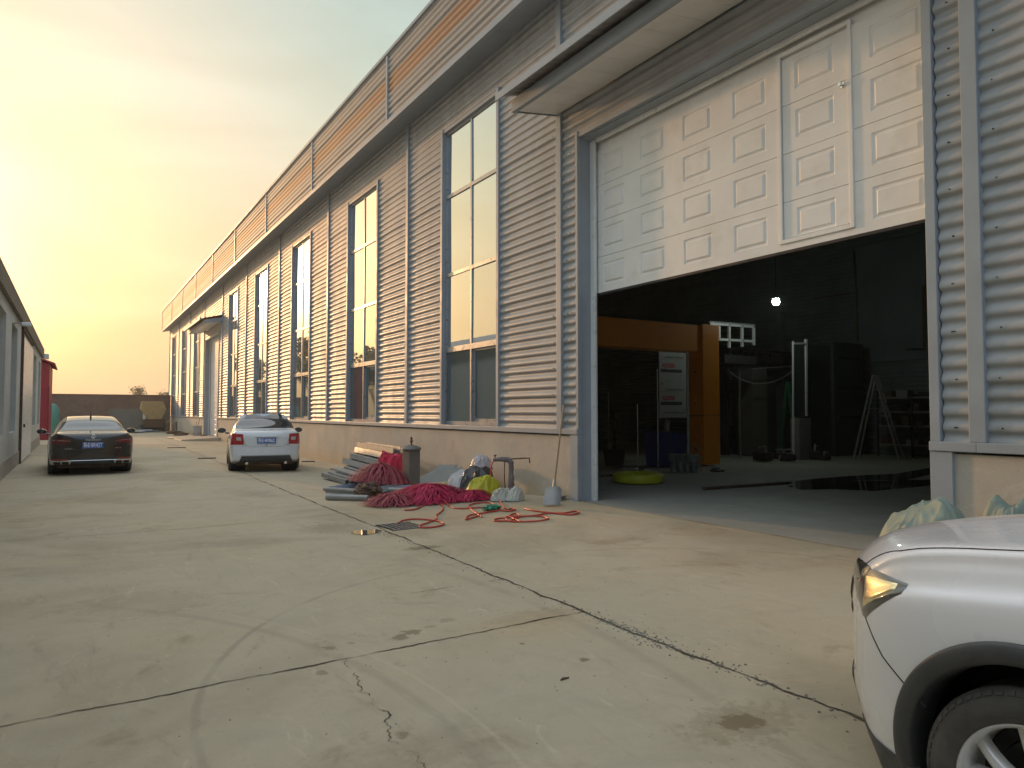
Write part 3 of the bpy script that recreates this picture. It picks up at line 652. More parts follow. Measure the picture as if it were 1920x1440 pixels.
def big_door(y0, y1, zbot, ztop, pitch, wicket, x=D + .27):
    d = empty('sectional_door', (0, 0, 0)); d.parent = WH; d.location = (-D, -27, 0)
    n = int(math.ceil((ztop - zbot) / pitch))
    if wicket: wy0, wy1, wz0, wz1 = wicket
    npan = 6; wcol = (y1 - y0) / npan
    def cassettes(a, b, k):
        w = (b - a) / k; return [(a + w * i + w * .21, a + w * i + w * .79) for i in range(k)]
    for i in range(n):
        z0 = zbot + i * pitch; z1 = min(z0 + pitch, ztop)
        if z1 - z0 < .3: continue
        mb = MB()
        if wicket and z0 < wz1 - .05:
            door_section(mb, y0, wy0, z0, z1, x, cassettes(y0, wy0 + .0, 1)); door_section(mb, wy1, y1, z0, z1, x, cassettes(wy1, y1, 4))
        else: door_section(mb, y0, y1, z0, z1, x, cassettes(y0, y1, 6))
        mb.build('door_section', M_doorw, d, smooth=False)
    MB().box(x + .031, x + .05, y0, y1, zbot, ztop).build('door_core', M_doorw, d)
    MB().box(x - .004, x + .05, y0, y1, zbot - .03, zbot + .004).build('bottom_seal', M_dark, d)
    if wicket:
        MB().box(x, x + .03, wy0, wy1, zbot + .004, wz0).build('bottom_rail', M_doorw, d)
        w = empty('wicket_door', (0, 0, 0)); w.parent = d
        f = MB(); t = .05
        f.box(x - .024, x + .02, wy0, wy0 + t, wz0, wz1, bev=.006); f.box(x - .024, x + .02, wy1 - t, wy1, wz0, wz1, bev=.006)
        f.box(x - .023, x + .02, wy0 + t, wy1 - t, wz0, wz0 + t, bev=.006); f.box(x - .023, x + .02, wy0 + t, wy1 - t, wz1 - t, wz1, bev=.006)
        f.build('wicket_frame', M_doorw, d)
        zz = wz0 + t + .008; k = 0; zs = [wz0 + t + .008] + [zbot + pitch * i for i in range(1, 6) if zbot + pitch * i < wz1 - .3] + [wz1 - t - .035]
        lf = MB()
        for i, (a, b) in enumerate(zip(zs[:-1], zs[1:])): door_section(lf, wy0 + t + .006, wy1 - t - .006, a, b, x + .004, cassettes(wy0 + t, wy1 - t, 1), (zbot + pitch * i + .15, min(zbot + pitch * (i + 1) - .10, b - .05)))
        lf.build('wicket_leaf', M_doorw, w)
        MB().lathe([(0, -.05), (.018, -.05), (.026, -.035), (.02, -.02), (.012, -.015), (.012, .0), (.03, .0), (.03, .006), (0, .006)], 20, 'X', (x - .004, wy0 + .125, wz0 + 1.62)).build('door_knob', M_chrome, w, smooth=True)
    return d
big_door(DOOR_Y[0] - .03, DOOR_Y[1] - .04, 3.42, 5.93, 0.583, (4.46, 5.42, 3.505, 5.82))
big_door(42.3, 47.1, .05, 5.93, 0.583, None)
# concrete ramp at the far door
MB().prism([(D - .05, -.2), (D - .05, .12), (4.9, .03), (4.75, -.2)], 'Y', 41.2, 47.4).build('door_ramp', M_plinth, kind='structure')

# ------------------------------------------------------------------ left building
LX = -1.36
def left_building():
    b = empty('low_workshop', (LX, 20, 0), 0, 'low grey rendered workshop with tall narrow openings along the left side of the yard', 'building')
    def lp(mb, name, m, **k):
        o = mb.build(name, m, b, **k); o.location = (-LX, -20, 0); return o
    YE = 39.6; YS = -14.0; EV = 4.35
    ops = []
    for (pa, pb) in ((-34, -22), (-4, 9), (20, 31), (53, 58), (62.5, 68), (72, 76)):
        a = on_x(pa, 700, LX).y; c = on_x(pb, 700, LX).y; ops.append((a, c))
    ops = [(0.8, 1.9), (4.5, 5.6), (8.2, 9.3), (12.0, 13.2)] + [o_ for o_ in ops if o_[0] > 14]
    ops.sort(); z0, z1 = .98, 3.75
    dy0, dy1 = on_x(38, 700, LX).y, on_x(50, 700, LX).y
    w = MB(); prev = YS
    for (a, c) in ops:
        a = max(a, prev + .3)
        w.box(LX - .24, LX, prev, a, -.1, EV); w.box(LX - .24, LX, a, c, -.1, z0); w.box(LX - .24, LX, a, c, z1, EV); prev = c
    w.box(LX - .24, LX, prev, YE, -.1, EV); w.box(LX - 8, LX - .24, YE - .24, YE, -.1, EV)
    lp(w, 'wall', M_plaster)
    glass = mat('dull_window_glass', (0.10, 0.13, 0.13), 0.25, 0.0, var=.1)
    for (a, c) in ops:
        m_ = (a + c) / 2; f = MB()
        f.box(LX - .17, LX - .13, a, a + .05, z0, z1); f.box(LX - .17, LX - .13, c - .05, c, z0, z1); f.box(LX - .17, LX - .13, m_ - .025, m_ + .025, z0, z1)
        f.box(LX - .169, LX - .131, a + .05, c - .05, z0, z0 + .05); f.box(LX - .169, LX - .131, a + .05, c - .05, z1 - .05, z1)
        fo = lp(f, 'window', M_frame)
        g = MB().box(LX - .155, LX - .145, a, c, z0, z1).build('pane', glass, fo)
    r = MB(); n = 900
    for i in range(n + 1):
        y = YS - .3 + (YE - YS + .75) * i / n; o_ = .02 * math.sin(y / .11 * math.pi)
        r.v += [(LX + .10, y, EV + .10 + o_), (LX - 4.0, y, EV + 1.42 + o_), (LX - 8.2, y, EV + .05 + o_)]
    for i in range(n): r.f += [(3 * i, 3 * i + 1, 3 * i + 4, 3 * i + 3), (3 * i + 1, 3 * i + 2, 3 * i + 5, 3 * i + 4)]
    lp(r, 'roof', mat('old_roof_sheet', (0.33, 0.30, 0.27), 0.7, 0.1, var=.15), smooth=True, angle=80)
    lp(MB().prism([(LX - .02, EV), (LX + .06, EV - .02), (LX + .09, EV + .07), (LX - 4.0, EV + 1.38), (LX - 8.1, EV)], 'Y', YS, YE + .25), 'eave', M_plaster)
    lp(MB().prism([(LX - .26, -.1), (LX - 8, -.1), (LX - 8, EV), (LX - .26, EV)], 'Y', YS, YE - .3), 'inner_wall', mat('inner_dark_plaster', (.08, .08, .08), .9))
    lp(MB().box(LX + .003, LX + .095, YS, YE + .3, EV - .30, EV + .08), 'fascia', mat('brown_fascia', (0.20, 0.165, 0.12), 0.8, var=.2))
    # skirting darker strip
    lp(MB().box(LX + .002, LX + .022, YS, YE, -.05, .38), 'skirting', mat('skirting_render', (0.40, 0.35, 0.29), 0.9, var=.2))
    # open white steel door leaf standing off the wall
    d = empty('door', (0, 0, 0)); d.parent = b; d.location = (-LX, -20, 0)
    yd = on_x(38.5, 700, LX).y
    MB().box(LX, LX + .07, yd - .06, yd, 0, 3.95).box(LX, LX + .06, yd - .06, yd + 6.0, 3.92, 4.0).build('door_frame', M_rust, d)
    MB().box(LX + .03, LX + .075, yd + .02, yd + 5.2, .05, 3.72, bev=.01).build('door_leaf', M_white, d)
    MB().box(LX + .076, LX + .12, yd + .5, yd + .62, 1.05, 1.15).build('latch', M_rust, d)
    return YE, EV
YE_L, EV_L = left_building()
def wall_light(p, label):
    t = empty('wall_light', p, 0, label, 'lamp')
    MB().tube([(0, 0, 0), (.12, 0, .04), (.24, 0, .02)], .015).build('arm', M_grime, t)
    MB().box(.18, .38, -.09, .09, -.04, .05, bev=.02).build('lamp_head', M_white, t)
p = on_x(24, 607, LX + .02); wall_light(p, 'small white wall light on an arm above the low workshop door')
def security_cam(p):
    t = empty('security_camera', p, 0, 'small white security camera under the eave end of the low workshop', 'camera')
    MB().tube([(-.25, 0, .25), (0, 0, .1)], .02).build('bracket', M_white, t)
    MB().box(-.1, .16, -.22, .22, -.12, .12, bev=.03).build('housing', M_white, t)
security_cam(Vector((LX + .12, YE_L + .5, 4.15)))

def red_shed():
    y = 45.5; x0, x1 = LX - 1.4, on_y(93, 700, y).x
    t = empty('red_shed', ((x0 + x1) / 2, y, 0), 0, 'red metal shed with a sloped roof behind the low workshop', 'shed')
    ox, oy = -t.location.x, -t.location.y
    def lp(mb, n, m):
        o = mb.build(n, m, t); o.location = (ox, oy, 0); return o
    lp(MB().prism([(x0, 0), (x1, 0), (x1, 4.1), (x0, 4.7)], 'Y', y, y + 6), 'wall', M_redpaint)
    lp(MB().prism([(x0 - .2, 4.82), (x1 + .25, 4.08), (x1 + .25, 4.16), (x0 - .2, 4.95)], 'Y', y - .3, y + 6.2), 'roof', M_redpaint)
    for xx in (x1 - 1.05, x1 - .5, x1 - .06): lp(MB().box(xx, xx + .08, y - .04, y - .002, 0, 2.9), 'door_post', mat('dark_red', (.2, .02, .03), .6))
    lp(MB().box(x1 - .97, x1 - .06, y - .02, y - .001, 0, 2.8), 'door', mat('deep_red_door', (.26, .025, .04), .6))
red_shed()
def end_wall():
    o = MB().box(-9, D - .12, 64.6, 64.85, -.2, 2.85).build('brick_wall', M_brick, label='long brown brick wall partly rendered grey closing the far end of the yard', cat='wall')
    MB().box(-9, D - .12, 64.55, 64.9, 2.852, 2.93).build('coping', mat('coping_brick', (.22, .13, .09), .9), o)
    MB().box(2.25, 2.5, 64.5, 64.598, -.1, 2.85).build('pier', M_brick, o)
end_wall()
_p = on_y(199, 780, 63.4)
def tarp_post():
    q = on_y(97, 800, 58)
    mb = MB().lathe([(0, 2.1), (.25, 2.05), (.42, 1.7), (.45, 1.1), (.42, .3), (.38, 0)], 16)
    mb.v = [(v[0] * (1 + .15 * noise.noise(Vector(v) * 2)), v[1], v[2]) for v in mb.v]
    mb.build('covered_pump', mat('green_tarp', (.10, .28, .22), .5, var=.15), loc=(q.x, 58, 0), smooth=True, label='green tarpaulin covering an upright drum beside the red shed', cat='tarpaulin')
tarp_post()
# ------------------------------------------------------------------ cars
def pchip(xs, ys):
    xs = np.array(xs, float); ys = np.array(ys, float); h = np.diff(xs); dl = np.diff(ys) / h; d = np.zeros(len(xs))
    for i in range(1, len(xs) - 1):
        if dl[i - 1] * dl[i] > 0:
            w1 = 2 * h[i] + h[i - 1]; w2 = h[i] + 2 * h[i - 1]; d[i] = (w1 + w2) / (w1 / dl[i - 1] + w2 / dl[i])
    d[0], d[-1] = dl[0], dl[-1]
    def f(x):
        x = float(min(max(x, xs[0]), xs[-1])); i = int(min(np.searchsorted(xs, x, 'right') - 1, len(xs) - 2)); t = (x - xs[i]) / h[i]
        return ((1 + 2 * t) * (1 - t) ** 2 * ys[i] + t * (1 - t) ** 2 * h[i] * d[i] + t * t * (3 - 2 * t) * ys[i + 1] + t * t * (t - 1) * h[i] * d[i + 1])
    return f
class Car:
    def __init__(s, L, prof, planf, planr, yn, scale_z=1.0):
        s.L, s.yn = L, yn; s.P = {k: pchip(*v) for k, v in prof.items()}; s.planf, s.planr = pchip(*planf), pchip(*planr); s.kz = scale_z; s.cache = {}
    def ring(s, u):
        if u in s.cache: return s.cache[u]
        P = s.P; w, zb, zl, zt, wr = P['w'](u), P['zb'](u), P['zl'](u), P['zt'](u), P['wr'](u)
        zl = min(zl, zt - .004); c = zt - zl; hgt = zl - zb; wg = w * .925
        r = [(0, zb), (.74 * w, zb), (.93 * w, zb + .03 * min(1, hgt)), (.975 * w, zb + .18 * hgt), (.992 * w, zb + .42 * hgt), (1.0 * w, zb + .68 * hgt), (.975 * w, zl - .07 * hgt),
             (wg, zl), (wg + (wr - wg) * .47, zl + c * .52), (wr, zl + c * .90), (wr * .70, zl + c * .975), (0, zt)]
        s.cache[u] = np.array(r); return s.cache[u]
    def S(s, u, t, side=1):
        k = 1.0
        r = s.ring(round(u, 4)); t = min(max(t, 0), 11); i = min(int(t), 10); f = t - i
        p0 = r[i - 1] if i > 0 else np.array([-r[1][0], r[1][1]]); p1, p2 = r[i], r[i + 1]; p3 = r[i + 2] if i < 10 else np.array([-r[10][0], r[10][1]])
        q = 0.5 * ((2 * p1) + (-p0 + p2) * f + (2 * p0 - 5 * p1 + 4 * p2 - p3) * f * f + (-p0 + 3 * p1 - 3 * p2 + p3) * f ** 3)
        return s.place(u, q[0], q[1], side)
    def place(s, u, x, z, side):
        x = max(x, 0.0)
        uu = u + s.planf(x) * max(0, 1 - u / 1.1) ** 1.0 - s.planr(x) * max(0, 1 - (s.L - u) / 1.1)
        return Vector((x * side, s.yn - uu, z * s.kz))
    def body(s, wheels, rad, mat_, parent, archx=.45):
        L = s.L
        us = sorted(set([round(v, 4) for v in list(np.concatenate([L * 0 + np.array([0, .008, .02, .04, .06, .09, .12, .16, .2, .25]), np.arange(.3, L - .3, .028), L - np.array([.25, .2, .16, .12, .09, .06, .04, .02, .008, 0])]))]))
        ts = [i / 5 for i in range(56)]
        mb = MB(); n = len(ts) * 2 - 2
        def row(u, k=1.0):
            h = [s.S(u, t, 1) for t in ts]
            if k < 1:
                r = s.ring(round(u, 4)); zc = (s.P['zb'](u) + s.P['zt'](u)) / 2; hh = []
                for t in ts:
                    i = min(int(t), 10); f = t - i; q = r[i] * (1 - f) + r[i + 1] * f
                    hh.append(s.place(u, q[0] * k, zc + (q[1] - zc) * k, 1))
                h = hh
            return [tuple(p) for p in h] + [(-p[0], p[1], p[2]) for p in reversed(h[1:-1])]
        rows = [row(us[0], k) for k in (.02, .3, .6, .85)] + [row(u) for u in us] + [row(us[-1], k) for k in (.85, .6, .3, .02)]
        for r in rows: mb.v += r
        for j in range(len(rows) - 1):
            for i in range(n):
                a = j * n + i; b = j * n + (i + 1) % n; mb.f.append((a, b, b + n, a + n))
        V = mb.v; keep = []
        full = MB(); full.v = list(V); full.f = list(mb.f)
        s.bvh = BVHTree.FromPolygons([Vector(v) for v in V], full.f)
        R2 = rad
        def inside(p):
            return any((p[1] - wy) ** 2 + (p[2] - wz) ** 2 < R2 ** 2 and abs(p[0]) > archx for (wy, wz) in wheels)
        used = set()
        for f in mb.f:
            if all(inside(V[i]) for i in f): continue
            keep.append(f); used.update(f)
        V2 = list(V)
        for i in used:
            p = V[i]
            if inside(p):
                for (wy, wz) in wheels:
                    d = math.hypot(p[1] - wy, p[2] - wz)
                    if d < R2: V2[i] = (p[0], wy + (p[1] - wy) / max(d, .01) * R2, wz + (p[2] - wz) / max(d, .01) * R2)
        m2 = MB(); m2.v = V2; m2.f = keep
        o = m2.build('body', mat_, parent, smooth=True, angle=60)
        return o
    def patch(s, name, u0, u1, t0, t1, m, parent, side=1, off=.004, nu=16, nt=8, slant0=0.0, slant1=0.0, both=False):
        """strip of the body surface; both=True spans the roof line from one side to the other"""
        mb = MB(); cols = []
        def P(u, t, sd):
            e = .01; p = s.S(u, t, sd); a = s.S(u + e, t, sd) - s.S(u - e, t, sd)
            tt = min(t, 10.97); b = s.S(u, tt + .02, sd) - s.S(u, tt - .02, sd); nn = a.cross(b)
            if nn.length < 1e-9: return p
            nn.normalize(); c = Vector((0, p.y, .5)); 
            if nn.dot(p - Vector((0, p.y, .45))) < 0: nn = -nn
            return p + nn * off
        tl = [(t0 + (t1 - t0) * j / nt, side) for j in range(nt + 1)]
        if both: tl = [(t0 + (11 - t0) * j / nt, 1) for j in range(nt + 1)] + [(11 - (11 - t0) * j / nt, -1) for j in range(1, nt + 1)]
        m_ = len(tl)
        for i in range(nu + 1):
            for (t, sd) in tl:
                f = (t - t0) / ((11 if both else t1) - t0)
                a = u0 + slant0 * f; b = u1 + slant1 * f
                mb.v.append(tuple(P(a + (b - a) * i / nu, t, sd)))
        mb.f = [(i * m_ + j, i * m_ + j + 1, (i + 1) * m_ + j + 1, (i + 1) * m_ + j) for i in range(nu) for j in range(m_ - 1)]
        return mb.build(name, m, parent, smooth=True, angle=70)
    def cast(s, p, d):
        h = s.bvh.ray_cast(Vector(p), Vector(d)); return h[0], h[1]
    def ends(s, name, lo, hi, m, parent, rear=True, off=.006, nx=14, nz=5, edge=True):
        """patch on the front/rear face between two polylines of (x, z)"""
        def along(pl, f):
            ls = [0]; 
            for a, b in zip(pl[:-1], pl[1:]): ls.append(ls[-1] + math.hypot(b[0] - a[0], b[1] - a[1]))
            d = f * ls[-1]
            for i in range(len(pl) - 1):
                if d <= ls[i + 1] + 1e-9:
                    k = (d - ls[i]) / max(1e-9, ls[i + 1] - ls[i]); return (pl[i][0] + (pl[i + 1][0] - pl[i][0]) * k, pl[i][1] + (pl[i + 1][1] - pl[i][1]) * k)
            return pl[-1]
        y0 = -20 if rear else 20; d = (0, 1, 0) if rear else (0, -1, 0); mb = MB(); g = []
        for j in range(nz + 1):
            for i in range(nx + 1):
                a, b = along(lo, i / nx), along(hi, i / nx); k = j / nz; x = a[0] + (b[0] - a[0]) * k; z = (a[1] + (b[1] - a[1]) * k) * s.kz
                h, nn = s.cast((x, y0, z), d)
                if h is None: h = Vector((x, s.yn - s.L + .3 if rear else s.yn - .3, z)); nn = Vector((0, -1 if rear else 1, 0))
                if nn.dot(Vector(d)) > 0: nn = -nn
                mb.v.append(tuple(h + nn * off))
        w_ = nx + 1; n0 = len(mb.v)
        mb.f = [(j * w_ + i, j * w_ + i + 1, (j + 1) * w_ + i + 1, (j + 1) * w_ + i) for j in range(nz) for i in range(nx)]
        if edge:
            rim = [i for i in range(w_)] + [j * w_ + nx for j in range(1, nz + 1)] + [nz * w_ + i for i in range(nx - 1, -1, -1)] + [j * w_ for j in range(nz - 1, 0, -1)]
            for i in rim:
                v = mb.v[i]; mb.v.append((v[0] * .998, v[1] + (off * 1.6) * (1 if rear else -1), v[2]))
            n = len(rim)
            for i in range(n): mb.f.append((rim[i], rim[(i + 1) % n], n0 + (i + 1) % n, n0 + i))
        return mb.build(name, m, parent, smooth=True, angle=50)
    def seam(s, pts, r=.0025, axis='x', side=1, n=40):
        """thin dark line following the body; pts are (y, z) seen from the side, (x, z) from the end or (x, y) from above"""
        out = []; P = [Vector((a, b)) for a, b in pts]
        for a, b in zip(P[:-1], P[1:]):
            k = max(2, int((b - a).length / .03))
            for i in range(k):
                q = a.lerp(b, i / k)
                if axis == 'x': o, d = (3 * side, q.x, q.y * s.kz), (-side, 0, 0)
                elif axis == 'r': o, d = (q.x, -20, q.y * s.kz), (0, 1, 0)
                elif axis == 'f': o, d = (q.x, 20, q.y * s.kz), (0, -1, 0)
                else: o, d = (q.x, q.y, 5), (0, 0, -1)
                h, nn = s.cast(o, d)
                if h is not None: out.append(h)
        return out
M_tyre = mat('tyre_rubber', (0.070, 0.068, 0.062), 0.75, var=0.25, vscale=9, dirt=0.6, dirtcol=(0.17, 0.15, 0.12), dscale=5, bump=0.15, bscale=120)
M_rim = mat('alloy_rim', (0.74, 0.74, 0.74), 0.35, 0.3, var=0.08, dirt=0.3, dirtcol=(0.2, .18, .15), dscale=8)
M_disc = mat('brake_dark', (0.05, 0.05, 0.05), 0.5, 0.6)
def wheel(parent, x, y, r, w, side, spokes=5, twin=True, rimr=.64):
    """axis along x; outer face towards side"""
    root = empty('wheel', (x, y, r)); root.parent = parent
    hw = w / 2; R_ = r; ri = r * rimr
    prof = [(ri * .97, -hw * .80), (ri * 1.02, -hw * .96), (R_ * .80, -hw * 1.0), (R_ * .93, -hw * .93), (R_ * .975, -hw * .80)]
    for g in (-.55, -.18, .18, .55):
        prof += [(R_ * 1.0, hw * (g - .13)), (R_ * .978, hw * (g - .02) ), (R_ * .978, hw * (g + .02)), (R_ * 1.0, hw * (g + .13))]
    prof += [(R_ * .975, hw * .80), (R_ * .93, hw * .93), (R_ * .86, hw * .985), (R_ * .85, hw * 1.0), (R_ * .76, hw * 1.0), (R_ * .75, hw * .985), (ri * 1.04, hw * .96), (ri * .97, hw * .80)]
    mb = MB().lathe([(a, b * side) for a, b in prof], 72, 'X', closed=True)
    # shoulder blocks
    for j in range(60):
        a = 2 * math.pi * j / 60; 
        for sgn in (1, -1):
            c, s_ = math.cos(a), math.sin(a); t = Vector((0, -s_, c)); n = Vector((0, c, s_))
            p = n * (R_ * .972) + Vector((sgn * hw * .80, 0, 0)); q = n * (R_ * .935) + Vector((sgn * hw * .925, 0, 0)); o_ = (n * .35 + Vector((sgn * .94, 0, 0))).normalized() * .003
            w2 = R_ * math.pi / 60 * .62
            mb.add([p - t * w2, p + t * w2, q + t * w2, q - t * w2, p - t * w2 + o_, p + t * w2 + o_, q + t * w2 + o_, q - t * w2 + o_], [(4, 5, 6, 7), (0, 1, 5, 4), (1, 2, 6, 5), (2, 3, 7, 6), (3, 0, 4, 7)])
    mb.build('tyre', M_tyre, root, smooth=True, angle=35)
    xo = hw * .78 * side
    rim = MB().lathe([(ri * 1.03, xo + .012 * side), (ri * 1.0, xo + .016 * side), (ri * .955, xo + .004 * side), (ri * .93, xo - .04 * side), (ri * .91, -hw * .7 * side)], 64, 'X')
    ns = spokes * (2 if twin else 1)
    for j in range(spokes):
        base = 2 * math.pi * j / spokes + .3
        for k in ((-1, 1) if twin else (0,)):
            a0 = base + k * .10; a1 = base + k * .27
            for (ra, aa, rb, ab, wa, wb) in ((ri * .20, a0, ri * .95, a1, .050 if twin else .07, .038 if twin else .06),):
                segs = 6; k0 = len(rim.v)
                for i in range(segs + 1):
                    f = i / segs; rr = ra + (rb - ra) * f; an = aa + (ab - aa) * f; ww = (wa + (wb - wa) * f) * r / .33
                    n = Vector((0, math.cos(an), math.sin(an))); t = Vector((0, -math.sin(an), math.cos(an))); dx = side * (.020 - .030 * (f - .35) ** 2 * 2)
                    c = n * rr + Vector((xo - .030 * side + dx, 0, 0))
                    for (tw, dd) in ((-.5, -.035), (-.42, -.004), (-.2, .004), (.2, .004), (.42, -.004), (.5, -.035)): rim.v.append(tuple(c + t * ww * tw * 1.0 + Vector((dd * side, 0, 0))))
                for i in range(segs):
                    for q in range(5): a = k0 + i * 6 + q; rim.f.append((a, a + 1, a + 7, a + 6))
    rim.lathe([(0, xo + .006 * side), (ri * .15, xo + .004 * side), (ri * .22, xo - .012 * side), (ri * .26, xo - .05 * side)], 40, 'X')
    for j in range(5):
        a = 2 * math.pi * j / 5; rim.lathe([(0, xo + .001 * side), (.010, xo - .001 * side), (.012, xo - .02 * side)], 10, 'X', (0, ri * .185 * math.cos(a), ri * .185 * math.sin(a)))
    rim.build('rim', M_rim, root, smooth=True, angle=45)
    MB().lathe([(0, xo - .10 * side), (ri * .70, xo - .10 * side), (ri * .72, xo - .12 * side), (ri * .92, xo - .125 * side)], 40, 'X').build('brake_disc', M_disc, root, smooth=True)
    return root
def wells(parent, car, wheels, r, xin=.48, xout=.84):
    for (wy, wz) in wheels:
        for sd in (1, -1):
            MB().lathe([(0.0, xin * sd), (r * .99, xin * sd), (r * 1.0, xout * sd)], 40, 'X', (0, wy, wz)).build('wheel_well', M_dark, parent, smooth=True, angle=40)
def plate(parent, x, y, z, txt, rear=True, w=.44, tilt=0.0):
    pb = mat('plate_blue', (0.015, 0.10, 0.42), 0.4); pw = mat('plate_white', (0.8, 0.8, 0.8), 0.4)
    o = MB().box(x - w / 2, x + w / 2, y - .006, y + .006, z - .07, z + .07, bev=.004).build('number_plate', pb, parent)
    s = -1 if rear else 1
    # lettering faces the rear of the car: x axis runs so that the text reads from behind
    M = Matrix.Translation((x, y + s * .0065, z)) @ (Matrix.Rotation(math.pi / 2, 4, 'X') if rear else (Matrix.Rotation(math.pi, 4, 'Z') @ Matrix.Rotation(math.pi / 2, 4, 'X')))
    t = text_part('lettering', txt, .125, M, pw, o, .001, .0022, width=.385 * w / .44)
    b = MB()
    for (a0, a1, b0, b1) in ((x - w / 2 + .008, x + w / 2 - .008, z + .060, z + .063), (x - w / 2 + .008, x + w / 2 - .008, z - .063, z - .060)): b.box(a0, a1, y + s * .0062, y + s * .0082, b0, b1)
    b.build('plate_border', pw, o)
def mirror(parent, x, y, z, m, side):
    mb = MB(); n = 14
    mb.lathe([(0.001, -.075), (.05, -.07), (.078, -.04), (.085, 0), (.078, .03), (.070, .035), (0.001, .030)], 28, 'Z')
    # shape: flattened shell about 0.21 wide, 0.14 high
    V = [(v[0] * 1.35, v[2] * 1.0, v[1] * .85) for v in mb.v]
    mb.v = [(vx + .04 * side, -vy, vz + .02) for vx, vy, vz in V]
    mb.tube([(-.16 * side, .01, -.06), (-.05 * side, .0, -.045)], .022)
    o = mb.build('mirror', m, parent, smooth=True, loc=(x, y, z)); return o
M_carglass = mat('tinted_car_glass', (0.028, 0.032, 0.038), 0.04, 0.0, spec=0.9, coat=0.6)
M_lamp_red = mat('tail_lamp_red', (0.38, 0.008, 0.012), 0.12, 0.0, spec=0.7, coat=1.0)
M_lamp_clear = mat('tail_lamp_clear', (0.55, 0.50, 0.48), 0.15, 0.2, coat=1.0)
M_gap = mat('panel_gap', (0.02, 0.02, 0.02), 0.9)

